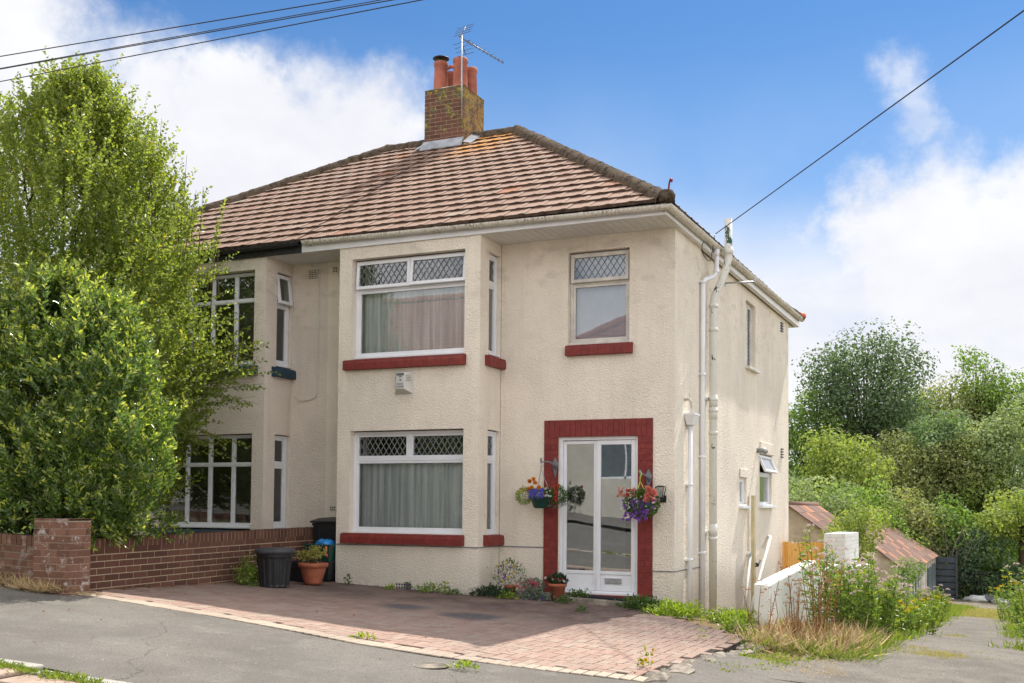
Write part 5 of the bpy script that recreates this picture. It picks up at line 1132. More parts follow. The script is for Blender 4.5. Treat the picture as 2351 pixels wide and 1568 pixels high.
# ------------------------------------------------------------------ trees and plants
def shootleaves(S, Dr, Ln, spacing, rs, spread=.9, droop=.0):
    P, D, TT = [], [], []
    for s, d, l in zip(S, Dr, Ln):
        n = max(3, int(l / spacing)); t = (np.arange(n) + rs.uniform(0, 1)) / n; bend = rs.normal(size=3) * .12
        p = s + np.outer(t * l, d) + np.outer(t * t * l, bend); rad = rs.normal(size=(n, 3)); rad -= np.outer(rad @ d, d); rad /= np.linalg.norm(rad, axis=1, keepdims=True) + 1e-9
        P.append(p); D.append(rad * spread + d * .55 + np.array([0, 0, -droop])); TT.append(t)
    return np.concatenate(P), np.concatenate(D), np.concatenate(TT)
def near_tree():
    c = Vector((-7.25, -3.0, T(-7.25, -3))); t = thing('tree', 'tall leafy small-leaved tree with upright shoots in front of the adjoining house', 'tree', c); rs = np.random.RandomState(21); rng = random.Random(21)
    prof = [(1.2, .95), (2.0, 1.38), (3.0, 1.66), (3.6, 1.55), (4.1, 1.46), (4.7, 1.46), (5.2, 1.32), (5.6, 1.08), (5.95, .72), (6.3, .32)]
    def rad(z):
        for (a, q), (d, e) in zip(prof, prof[1:]):
            if z <= d: return q + (e - q) * max(0, z - a) / (d - a)
        return .2
    b = MB(); tips = []
    for k in range(11):
        a = 6.28 * k / 11 + rng.uniform(-.2, .2); zt_ = rng.uniform(4.2, 6.4); r_ = rad(zt_) * rng.uniform(.4, .85); p0 = c + Vector((.12 * math.cos(a), .12 * math.sin(a), -.1)); p3 = Vector((c.x + r_ * math.cos(a), c.y + r_ * .9 * math.sin(a), zt_)); p1 = p0.lerp(p3, .3) + Vector((0, 0, .35)); p2 = p0.lerp(p3, .65) + Vector((rng.uniform(-.15, .15), rng.uniform(-.15, .15), .2)); r0 = rng.uniform(.035, .06)
        b.tube([p0, p1, p2, p3], [r0, r0 * .75, r0 * .45, .008], 7)
        for j in range(9):
            q = rng.uniform(.25, .95); pt = p1.lerp(p3, q); an = rng.uniform(0, 6.28); L = rng.uniform(.5, 1.0); e = pt + Vector((math.cos(an) * L * .7, math.sin(an) * L * .7, L * .8)); b.tube([pt, pt.lerp(e, .5) + Vector((0, 0, -.05)), e], [.014, .009, .003], 5, cap=False)
    b.build('trunk', MATS['bark'], t)
    S, D, L = [], [], []
    n = 7600
    for k in range(n):
        z = 1.1 + 5.5 * rs.uniform(0, 1) ** .92; a = rs.uniform(0, 6.283); q = rs.uniform(0, 1) ** .42; r_ = rad(z) * q * (1.0 if math.cos(a) > .0 else 1.75) * (1 + .34 * mnoise.noise(Vector((math.cos(a) * 2, math.sin(a) * 2, z * .9))))
        p = np.array([c.x + r_ * math.cos(a), c.y + r_ * .88 * math.sin(a), z])
        if mnoise.noise(Vector(p) * 1.6) < -.27: continue
        up = .75 + .45 * (z - 2) / 4; d = np.array([math.cos(a) * q * (1.15 - .12 * z), math.sin(a) * q * (1.15 - .12 * z), up]) + rs.normal(size=3) * .22; d /= np.linalg.norm(d)
        S.append(p); D.append(d); L.append(rs.uniform(.28, .62))
    # long leaders standing clear of the crown, and side sprays reaching in front of the window
    lead = [(-.75, .1, 5.9, 1.1), (-.45, -.2, 6.1, 1.0), (-.1, .0, 6.1, 1.05), (.12, .2, 5.9, .95), (.55, -.1, 5.6, .95), (.85, .1, 5.35, .95), (.98, -.2, 5.2, .85), (1.25, .1, 4.9, .95), (1.5, -.1, 4.6, .9), (.3, -.4, 5.7, .9), (-1.0, 0, 5.6, 1.0), (-1.3, .3, 5.4, 1.0), (1.62, .2, 4.35, .8), (.7, .3, 5.5, .9)]
    b = MB()
    for x, y, z, l in lead:
        for j in range(3):
            s = np.array([c.x + x * .91 + rs.normal() * .10, c.y + x * .415 + y + rs.normal() * .10, z + rs.normal() * .12]); d = np.array([x * .06, 0, 1.0]) + rs.normal(size=3) * .06; d /= np.linalg.norm(d); ll = l * rs.uniform(.6, 1.0); S.append(s); D.append(d); L.append(ll); b.tube([tuple(s - d * .5), tuple(s), tuple(s + d * ll * .97)], [.007, .005, .002], 4, cap=False)
    for (x, z, dx, dz_, l, k) in ((1.7, 3.2, .9, .25, .75, 16), (1.55, 2.75, 1.0, .12, .85, 22), (1.6, 3.6, .9, .35, .6, 10), (1.4, 2.2, .9, -.25, .7, 12), (1.5, 4.2, .7, .5, .6, 10), (1.55, 2.9, 1.0, .25, .95, 8)):
        for j in range(k):
            s = np.array([c.x + x * .91, c.y + x * .415, z]) + rs.normal(size=3) * (.18, .18, .13); d = np.array([dx * .91, dx * .3, dz_]) + rs.normal(size=3) * .20; d /= np.linalg.norm(d); S.append(s); D.append(d); L.append(l * rs.uniform(.5, 1)); b.tube([tuple(s), tuple(s + d * L[-1] * .95)], [.005, .002], 4, cap=False)
    b.build('twigs', MATS['twig'], t)
    P, Dd, TT = shootleaves(S, D, L, .0185, rs, 1.0); zz = P[:, 2]; rn = np.clip(rs.uniform(0, .8, len(P)) + .14 * (zz > 4.8), 0, .99); rn = np.where(rs.uniform(0, 1, len(P)) < .025, .98, np.minimum(rn, .88))
    leafmesh('crown', P, Dd, .056, .58, 'leaf_tree', t, 5, rnd=rn)
near_tree()
def near_bush():
    c = Vector((-6.22, -4.36, T(-6.22, -4.36))); t = thing('laurel_bush', 'big glossy bright green bush overhanging the brick garden wall', 'bush', c); rs = np.random.RandomState(31); rng = random.Random(31)
    prof = [(.75, .95), (1.3, 1.42), (2.0, 1.58), (2.6, 1.46), (3.1, 1.12), (3.5, .7)]
    def rad(z):
        for (a, q), (d, e) in zip(prof, prof[1:]):
            if z <= d: return q + (e - q) * max(0, z - a) / (d - a)
        return .3
    b = MB()
    for k in range(12):
        a = rng.uniform(0, 6.28); z = rng.uniform(1.8, 3.2); r_ = rad(z) * rng.uniform(.3, .8); p0 = c + Vector((.15 * math.cos(a), .1 * math.sin(a), -.1)); p3 = Vector((c.x + r_ * math.cos(a), c.y + r_ * .6 * math.sin(a), z)); b.tube([p0, p0.lerp(p3, .5) + Vector((0, 0, .2)), p3], [.04, .025, .006], 6)
    b.build('trunk', MATS['bark'], t)
    S, D, L = [], [], []
    for k in range(6600):
        z = .80 + 2.9 * rs.uniform(0, 1); a = rs.uniform(0, 6.283); q = rs.uniform(0, 1) ** .33; bump = 1 + .22 * mnoise.noise(Vector((math.cos(a) * 2.4, math.sin(a) * 2.4, z * 1.8))); r_ = rad(z) * q * bump
        p = np.array([c.x + r_ * math.cos(a), c.y + r_ * .52 * math.sin(a), z])
        if p[2] < (1.05 if p[0] > -5.7 else .95) and p[1] < -4.6 or p[0] > -5.6 and p[2] < 1.0 + .5 * max(0, p[0] + 5.2): continue
        if mnoise.noise(Vector(p) * 2.3) < -.22: continue
        d = np.array([math.cos(a) * .5, math.sin(a) * .5 - .15, 1.0]) + rs.normal(size=3) * .22; d /= np.linalg.norm(d); S.append(p); D.append(d); L.append(rs.uniform(.12, .34) * (1 + .6 * (rs.uniform() < .12)))
    # branches hanging over the wall
    for k in range(150):
        p = np.array([-5.45 + rs.uniform(-.6, .30), -4.3 + rs.normal() * .35, rs.uniform(.92, 1.25)]); d = np.array([.45, -.25, .1]) + rs.normal(size=3) * .4; d /= np.linalg.norm(d); S.append(p); D.append(d); L.append(rs.uniform(.12, .3))
    for k in range(110):
        p = np.array([rs.uniform(-5.40, -5.12), rs.uniform(-4.85, -3.3), rs.uniform(.88, 1.2)]); d = np.array([.5, -.3, -.15]) + rs.normal(size=3) * .45; d /= np.linalg.norm(d); S.append(p); D.append(d); L.append(rs.uniform(.10, .24))
    for k in range(120):
        p = np.array([-6.6 + rs.uniform(-.9, .6), -4.95 + rs.normal() * .1, rs.uniform(.95, 1.25)]); d = np.array([.1, -.5, .1]) + rs.normal(size=3) * .4; d /= np.linalg.norm(d); S.append(p); D.append(d); L.append(rs.uniform(.1, .22))
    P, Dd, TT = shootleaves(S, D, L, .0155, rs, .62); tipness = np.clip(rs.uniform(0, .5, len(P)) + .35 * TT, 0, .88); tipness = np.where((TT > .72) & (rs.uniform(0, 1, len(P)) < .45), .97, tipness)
    leafmesh('crown', P, Dd, .070, .38, 'leaf_bush', t, 6, rnd=tipness)
near_bush()
KIND = {'dark': ((.035, .065, .035), (.135, .185, .105)), 'green': ((.065, .12, .03), (.20, .28, .07)), 'yellow': ((.10, .15, .04), (.275, .31, .08)), 'olive': ((.11, .13, .05), (.29, .30, .13)), 'pale': ((.10, .14, .065), (.29, .34, .18)), 'blue': ((.07, .12, .055), (.20, .27, .14))}
for k, (a, b_) in KIND.items(): m_leaf('far_' + k, tuple(q * 1.35 for q in a), tuple(q * 1.35 for q in b_), None, .42, .6, .15)
m_leaf('leaf_straw', (.30, .28, .08), (.50, .42, .17), None, .3); flat('bare_twig', (.42, .35, .29), .95, .1, .2)
def far_tree(x, y, ztop, r, h, kind, label, dens=1., leaf=.15, name='tree', cat='tree', seed=0, gap=-.45, trunk=.16, conic=.0, group=None, zb=None, clump=.27):
    zg = T(x, y) if zb is None else zb; t = thing(name, label, cat, (x, y, zg), group); rs = np.random.RandomState(seed); c = np.array([x, y, ztop - h / 2]); nc = int(26 * (r / 1.5) ** 1.4 * (h / 3) ** .7) + 10
    P, D, RR, NR = [], [], [], []; b = MB(); base = Vector((x, y, zg - .2)); mid = Vector((x, y, max(zg + .3, ztop - h * .85))); b.tube([base, mid, mid.lerp(Vector((x, y, ztop)), .6)], [trunk, trunk * .7, trunk * .25], 7)
    area = 12.6 * r * h * .5; nl = int(area * .95 * dens / (leaf * leaf * .33) / nc) 
    for k in range(nc):
        d = rs.normal(size=3); d /= np.linalg.norm(d); d[1] = -abs(d[1]) if rs.uniform() < .35 else d[1]; q = rs.uniform(.45, .97)
        cc = c + d * q * np.array([r * (1 - conic * max(0, d[2])), r, h / 2]); cr = clump * r * rs.uniform(.7, 1.35) + .12
        cc[2] = max(cc[2], zg + cr * .3)
        m = int(nl * (cr / (clump * r + .12)) ** 2); e = rs.normal(size=(m, 3)); e /= np.linalg.norm(e, axis=1, keepdims=True); rr = rs.uniform(.78, 1.10, (m, 1)); pp = cc + e * rr * cr * np.array([1, 1, .85])
        nz = np.array([mnoise.noise(Vector(v_) * (1.8 / max(.5, cr))) for v_ in pp[::1]]) if m < 4000 else np.zeros(m)
        kp = nz > gap; P.append(pp[kp]); D.append((e + np.array([0, 0, .25]) + rs.normal(size=(m, 3)) * .5)[kp]); NR.append((e + np.array([0, 0, .35]) + rs.normal(size=(m, 3)) * .42)[kp]); RR.append(np.clip(rs.uniform(0, .75, m)[kp] + rs.uniform(-.15, .35), 0, 1))
        if k % 3 == 0 and trunk > .05: b.tube([tuple(mid), tuple(mid.lerp(Vector(cc), .6) + Vector((0, 0, -.1))), tuple(cc)], [trunk * .4, trunk * .22, .015], 5, cap=False)
    b.build('trunk' if name == 'tree' else 'stems', MATS['bark'], t); leafmesh('crown' if name == 'tree' else 'foliage', np.concatenate(P), np.concatenate(D), leaf, .70, 'far_' + kind, t, seed, rnd=np.concatenate(RR), nrm=np.concatenate(NR), fold=.12); return t
def at(u, depth, v=None):                       # helper: bearing (in lens units) and depth -> ground position
    return CAM.x + depth * (FW.x + RT.x * u), CAM.y + depth * (FW.y + RT.y * u)
G_ = 'trees on the rising ground behind the lane'
far = [  # bearing, depth, top z, radius, crown height, kind, label
 (.320, 48, 9.3, 2.75, 6.6, 'dark', 'largest dark rounded tree rising above all the others behind the house', 1.0, .12),
 (.276, 46, 6.6, 1.5, 6.0, 'green', 'mid green tree just showing beside the rear corner of the house', 1.0, .12),
 (.424, 50, 8.9, 1.30, 4.6, 'green', 'thin-topped tree standing up on the right skyline', .42, .11),
 (.404, 53, 7.6, 2.6, 4.2, 'olive', 'broad olive tree under the thin-topped one on the skyline', 1.0, .12),
 (.362, 54, 7.0, 2.2, 4.2, 'pale', 'pale tree between the largest dark tree and the thin-topped one', .9, .12),
 (.452, 49, 7.6, 1.9, 4.6, 'green', 'green tree cut by the right edge of the picture', 1.0, .12),
 (.385, 46, 5.7, 1.25, 3.6, 'blue', 'small blue-green bushy tree right of the largest dark tree', 1.1, .10),
 (.300, 43.5, 4.3, 1.75, 3.2, 'yellow', 'yellow-green bushy tree below the largest dark tree', 1.1, .11),
 (.352, 44.0, 4.1, 1.9, 3.2, 'olive', 'dull olive bushy tree in the middle of the wooded bank', 1.1, .10),
 (.405, 44.0, 4.6, 1.9, 3.4, 'olive', 'lighter olive tree left of the dark willow-like one', 1.1, .10),
 (.446, 41, 5.3, 1.75, 5.2, 'pale', 'grey-green drooping tree with a dark underside at the right', 1.2, .10),
 (.428, 38.5, 2.7, .85, 1.5, 'yellow', 'bright yellow-green bush in front of the drooping tree', 1.1, .10),
 (.278, 42, 2.6, 1.7, 4.2, 'pale', 'grey leaved bush close behind the rear corner of the house', 1.15, .10),
 (.322, 41.5, 2.3, 1.7, 4.0, 'green', 'mid green bush above the shed roofs', 1.15, .10),
 (.366, 41, 1.9, 1.7, 3.8, 'olive', 'brownish olive bush above the garage ridge', 1.15, .10),
 (.400, 40.5, 1.6, 1.5, 3.6, 'green', 'green bush behind the end of the garages', 1.15, .10),
 (.462, 37, 1.9, 1.3, 2.0, 'yellow', 'sunlit yellow-green bush at the right edge halfway up the bank', 1.15, .10),
 (.425, 36.3, .75, 1.15, 2.9, 'dark', 'dark ivy covered bush right behind the lane end', 1.2, .09),
 (.492, 33.5, .45, .75, 2.4, 'olive', 'straggly olive bush low at the right edge', 1.1, .09),
 (.400, 43, -.2, 1.2, 2.4, 'dark', 'dark shaded bush low behind the steel panel fence', 1.1, .10),
 (.440, 39.5, -.5, 1.5, 2.4, 'dark', 'dark hedge-like bush just beyond the rubbish at the lane end', 1.2, .09)]
for i, (u, d, zt_, r_, h, k, lab, dn, lf) in enumerate(far):
    if i < 20 or True:
        d2 = (64 if zt_ > 6 else 56 if zt_ > 2.6 else 49.5) + (d - 44) * .25 if u > .34 and u < .47 else ((62 if zt_ > 5 else 52 if zt_ > 3 else 46.5) if u < .34 else d); kk = d2 / d; lf *= kk ** .7; d, zt_, r_, h = d2, 1.26 + (zt_ - 1.26) * kk, r_ * kk, h * kk
    x, y = at(u, d); far_tree(x, y, zt_, r_, h, k, lab, dn * 1.25, lf * 1.3, seed=100 + i, group=G_, name='tree' if ('tree' in lab.split(' ')[:6] or 'tree' in lab and 'bush' not in lab) else 'bush', cat='tree' if 'bush' not in lab else 'bush', zb=T(x, y), gap=-.30)
x, y = at(.318, 24.5); far_tree(x, y, 1.42, .58, 1.45, 'yellow', 'fresh yellow-green shrub growing behind the white brick pier', 1.1, .065, name='shrub', cat='shrub', seed=301, gap=-.3, trunk=.03, clump=.34)
x, y = at(.290, 22.6); far_tree(x, y, .80, .20, .35, 'yellow', 'small leafy spray rising over the top of the wooden fence', 1.1, .05, name='shrub', cat='shrub', seed=302, trunk=.02, clump=.5)
x, y = at(.355, 30); far_tree(x, y, -.05, .35, .8, 'green', 'little shrub poking up against the garage roof', 1.0, .06, name='shrub', cat='shrub', seed=303, trunk=.02, clump=.5)
# leafless thicket among the trees
x, y = at(.392, 47.6); rng = random.Random(44); t = thing('bare_thicket', 'grey-brown leafless twiggy thicket right of the garages', 'bush', (x, y, T(x, y))); b = MB()
for k in range(110):
    a = rng.uniform(0, 6.28); p = Vector((x + rng.uniform(-.7, .7), y + rng.uniform(-.3, .3), T(x, y))); 
    for j in range(4): q = p + Vector((math.cos(a) * rng.uniform(.15, .55), math.sin(a) * .3, rng.uniform(.25, 1.0))); b.tube([p, q], [.013 - .002 * j, .011 - .002 * j], 4, cap=False); p = q; a += rng.uniform(-1.8, 1.8)
b.build('twigs', MATS['bare_twig'], t)
# undergrowth covering the bank
rs = np.random.RandomState(77); n = 60000; X = rs.uniform(-9, 9, n); Y = rs.uniform(36.8, 60, n); keep = ~((X < 1.0) & (Y < 37.5)); X, Y = X[keep], Y[keep]; Z = np.array([T(a, c) for a, c in zip(X, Y)]) + rs.uniform(0, 1.0, len(X)) * (.4 + .6 * np.sin(X * 1.7) ** 2)
o = leafmesh('undergrowth', np.stack([X, Y, Z], 1), rs.normal(size=(len(X), 3)) + [0, -.3, .5], .17, .6, 'far_green', None, 3); tag(o, 'low green undergrowth covering the bank under the trees', 'undergrowth', kind='stuff')

# ---- herbs beside the lane
def herb(name, label, cat, x, y, r, h, n, fl=None, leafm='leaf_bush', seed=0, group=None, leaf=.075, fr=.045, lean=.18, lw=.33, perstem=34, nfl=4):
    zg = T(x, y); t = thing(name, label, cat, (x, y, zg), group); rs = np.random.RandomState(seed); b = MB(); P, D, F = [], [], []
    for k in range(n):
        a, q = rs.uniform(0, 6.28), r * rs.uniform(0, 1) ** .5; p = np.array([x + q * math.cos(a), y + q * math.sin(a), zg - .02]); hh = h * rs.uniform(.74, 1.08) * (1 - .18 * q / r); d = np.array([math.cos(a) * lean * q / r, math.sin(a) * lean * q / r, 1.0]) + rs.normal(size=3) * .07; tip = p + d * hh; b.tube([tuple(p), tuple((p + tip) / 2 + rs.normal(size=3) * .02), tuple(tip)], [.006, .005, .003], 4, cap=False)
        tt = rs.uniform(.08, .97, perstem)[:, None]; pp = p + (tip - p) * tt + rs.normal(size=(perstem, 3)) * .015; dd = rs.normal(size=(perstem, 3)); dd[:, 2] = np.abs(dd[:, 2]) * .3 + .1; P.append(pp); D.append(dd)
        if fl: 
            for j in range(nfl): F.append(tip + rs.normal(size=3) * (.05, .05, .03))
    b.build('stems', MATS['dry_brown' if leafm.startswith('dry') else 'leaf_pot'], t); leafmesh('leaves', np.concatenate(P), np.concatenate(D), leaf, lw, leafm, t, seed)
    if fl:
        for fi, c in enumerate(F):
            Pf, Df = [], []
            m = 16; e = rs.normal(size=(m, 3)); e[:, 2] = np.abs(e[:, 2]); e /= np.linalg.norm(e, axis=1, keepdims=True); Pf.append(c + e * fr * np.array([.9, .9, .4]) * .7); Df.append(e + rs.normal(size=(m, 3)) * .4)
            leafmesh('flower_head', np.concatenate(Pf), np.concatenate(Df), fr * .5, .9, fl, t, seed + fi)
    return t
m_leaf('leaf_herb', (.11, .19, .035), (.25, .34, .06), (.38, .38, .08), .4); m_leaf('leaf_herb_light', (.13, .19, .03), (.27, .33, .05), None, .42)
AG = 'pink flowered wild herbs along the lane'
for i, (x, y, r_, h, n, lab) in enumerate(((1.80, .15, .14, 1.28, 11, 'tall narrow clump of pink flowered herb nearest the white wall, above the dry grass'), (2.02, 1.1, .32, 1.08, 36, 'broad clump of pink flowered herb in front of the white brick pier'), (2.30, .35, .32, .98, 38, 'dense middle clump of pink flowered herb beside the lane'), (2.34, 2.0, .28, .78, 30, 'pink flowered herb clump in front of the garage roof'), (2.12, 3.3, .22, .70, 18, 'pink flowered herb clump below the garage eaves'),
    (2.32, 11.6, .34, .62, 40, 'separate rounded clump of pink flowered herb farther down the lane left side'), (4.62, 3.3, .40, .95, 40, 'pink flowered herb clump on the right verge at the picture edge'), (4.60, 6.4, .45, 1.2, 40, 'taller pink flowered herb farther back on the right verge'))):
    herb('pink_wildflower', lab, 'wildflower', x, y, r_, h, n, 'petal_agrimony', 'leaf_herb' if i % 2 == 0 else 'leaf_herb_light', 400 + i, AG, perstem=60, nfl=1, fr=.05)
for i, (x, y, r_, h, n, lab) in enumerate(((2.72, 1.2, .12, .50, 5, 'yellow flowered weed in front of the middle pink clump'), (2.52, 9.5, .2, .5, 7, 'yellow flowered weed at the foot of the far clump on the left'), (3.90, 12.5, .25, 1.1, 14, 'tall yellow flowered weed on the right verge'))):
    herb('yellow_wildflower', lab, 'wildflower', x, y, r_, h, n, 'petal_yellow', 'leaf_herb', 430 + i, 'yellow flowered weeds by the lane', nfl=2, fr=.035)
for i, (x, y, r_, h, n, lf, lab) in enumerate(((2.62, 2.6, .30, .50, 40, 'leaf_herb_light', 'low light green weeds at the lane edge under the pink clumps'), (2.46, 5.4, .30, .36, 40, 'leaf_herb', 'low bramble-like green weeds between the two pink clumps'), (2.45, 7.8, .30, .42, 40, 'leaf_herb_light', 'low weeds just before the far pink clump'), (4.55, 1.0, .35, .45, 44, 'leaf_herb', 'low green weeds at the corner of the right verge'), (4.35, 9.5, .4, .7, 36, 'leaf_herb', 'green weeds farther down the right verge'), (4.25, 16, .5, 1.0, 36, 'leaf_herb', 'far green weeds on the right verge'), (1.95, 16, .4, .5, 30, 'leaf_herb', 'green weeds at the foot of the garages'))):
    herb('weed_clump', lab, 'weed', x, y, r_, h, n, None, lf, 450 + i, 'green weed clumps along the lane', leaf=.06, perstem=50, lean=.5, lw=.5)
for i, (x, y, r_, h, n, lab) in enumerate(((1.70, -1.15, .10, .78, 9, 'tall reddish dead seed stalks left of the pink flowers'), (1.92, -.75, .16, .95, 16, 'rust brown dead stalks against the white wall'), (1.48, -1.6, .08, .72, 5, 'spindly yellow-brown seeding weed by the end of the white wall'))):
    herb('dead_stalks', lab, 'weed', x, y, r_, h, n, 'dry_brown' , 'dry_brown', 480 + i, 'dead brown stalks by the white wall', leaf=.03, perstem=26, nfl=3, fr=.025)
# ---- ground cover
def tufts(name, label, cat, pts, n, h, w, mt, seed, spread=.06, kind='stuff', lean=.6, off=.0):
    rs = np.random.RandomState(seed); P, D, L = [], [], []
    for (x, y, *s) in pts:
        s = s[0] if s else 1.
        m = max(2, int(n * s)); dx = rs.normal(size=(m, 2)) * spread * s; zz = max(T(x, y), (GD(x, y) + .03 if in_drive(x, y) or x < 1.2 else -9)) + off
        P.append(np.stack([x + dx[:, 0], y + dx[:, 1], np.full(m, zz - .005)], 1)); d = rs.normal(size=(m, 3)) * lean; d[:, 2] = 1; D.append(d); L.append(np.full(m, h * (s ** .5)))
    P = np.concatenate(P); o = leafmesh(name, P, np.concatenate(D), np.concatenate(L), w, mt, None, seed, loc=tuple(P.mean(0)))
    return tag(o, label, cat, kind=kind)
rs = np.random.RandomState(5)
tufts('dry_grass', 'dry straw coloured grass at the foot of the white wall and pink flowers', 'grass', [(rs.uniform(1.42, 2.45), rs.uniform(-2.3, .2), rs.uniform(.3, 1.25)) for _ in range(360)], 17, .29, .018, 'dry_straw', 1, .10, lean=2.0)
tufts('dry_grass', 'rust brown dead grass mixed into the dry tussocks by the lane', 'grass', [(rs.uniform(1.5, 2.3), rs.uniform(-1.9, .1)) for _ in range(46)], 14, .28, .018, 'dry_brown', 2, .08, lean=1.4)
tufts('mixed_grass', 'green blades coming up through the dry grass beside the white wall', 'grass', [(rs.uniform(1.42, 2.6), rs.uniform(-2.4, .2)) for _ in range(260)], 14, .20, .045, 'leaf_herb_light', 14, .10, lean=1.3)
tufts('green_grass', 'patchy green weeds over the broken edge of the driveway', 'weeds', [(1.50 + rs.uniform(0, .75) * min(1, (y + 5) / 2.2), y, rs.uniform(.4, 1.2)) for y in rs.uniform(-4.3, -1.6, 90)], 40, .05, .4, 'leaf_herb_light', 3, .06, lean=1.2)
tufts('straw_litter', 'straw coloured litter on the ground along the driveway edge', 'litter', [(1.6 + rs.uniform(0, .9), y) for y in rs.uniform(-3.8, -1.2, 130)], 24, .06, .08, 'dry_straw', 9, .09, lean=2.0)
tufts('lane_grass', 'thin yellowing grass patches in the middle of the lane', 'grass', [(3.05 + rs.normal() * .25, -.9 + rs.normal() * .22) for _ in range(70)] + [(3.25 + rs.normal() * .07, 2.9 + rs.normal() * .15) for _ in range(16)], 34, .045, .14, 'leaf_straw', 4, .05, lean=1.4)
tufts('far_lane_grass', 'yellow green grass strip across the far part of the lane', 'grass', [(rs.uniform(2.1, 4.0), rs.uniform(14, 24)) for _ in range(420)], 30, .09, .12, 'leaf_straw', 6, .14, lean=1.2)
tufts('verge_grass', 'rough grass on the verges of the lane', 'grass', [(2.32 + rs.uniform(-.45, .36), y) for y in rs.uniform(.4, 26, 300)] + [(4.2 + rs.uniform(-.3, 1.5), y) for y in rs.uniform(-.6, 30, 420)], 40, .13, .12, 'leaf_herb_light', 7, .12, lean=1.0)
tufts('kerb_grass', 'green weeds growing along both sides of the kerb at the lower left', 'grass', [(x, -8.34 + rs.normal() * .03, rs.uniform(.3, 1.2)) for x in rs.uniform(-4.2, -1.3, 110)] + [(x, -8.12 + rs.normal() * .02, .6) for x in rs.uniform(-4.2, -2.6, 26)], 26, .045, .22, 'leaf_herb_light', 8, .035, lean=1.0, off=-.015)
tufts('wall_foot_grass', 'dry brown grass and ivy at the foot of the low front wall', 'grass', [(x, -5.12 - abs(rs.normal()) * .07, rs.uniform(.4, 1.2)) for x in np.concatenate([rs.uniform(-7.8, -6.05, 90), rs.uniform(-5.75, -5.2, 26)])], 40, .17, .035, 'dry_straw', 10, .06, lean=1.5)
tufts('pillar_weeds', 'sparse dry weeds where the pillar meets the driveway', 'weeds', [(-5.02 + rs.normal() * .12, -5.05 + rs.normal() * .08, .6) for _ in range(24)], 22, .05, .1, 'dry_straw', 11, .05, lean=1.6)
tufts('moss_joint', 'dark mossy debris along the foot of the brick garden wall', 'debris', [(-5.24 + abs(rs.normal()) * .04, y, rs.uniform(.3, .9)) for y in rs.uniform(-4.4, -.8, 90)], 26, .022, .3, 'dry_brown', 12, .05, lean=2.2)
# small separate weeds and plants at the foot of the walls
def clump(name, label, cat, x, y, r_, h, n, mt, seed, group=None, leaf=.035, w=.6, fl=None, fn=10):
    zg = max(T(x, y), GD(x, y) + .03 if in_drive(x, y) or y < -.02 and x < .2 else -9); t = thing(name, label, cat, (x, y, zg), group); rs = np.random.RandomState(seed); d = rs.normal(size=(n, 3)); d[:, 2] = np.abs(d[:, 2]); d /= np.linalg.norm(d, axis=1, keepdims=True); q = rs.uniform(.3, 1, (n, 1)); wob = np.array([1 + .5 * mnoise.noise(Vector(v_) * 2 + Vector((seed, 0, 0))) for v_ in d])[:, None]
    P = np.array([x, y, zg]) + d * q * wob * np.array([r_, r_ * .6, h]); P[:, 1] = np.minimum(P[:, 1], -.02 if (y < 0 and x < 0 and y > -.6) else 99); leafmesh('leaves', P, d + rs.normal(size=(n, 3)) * .5, leaf, w, mt, t, seed)
    if fl: blooms('flowers', [tuple(P[i] + d[i] * .02) for i in rs.choice(n, fn)], .018, fl, t, seed, 5)
    return t
WG = 'small weeds along the foot of the bay and door'
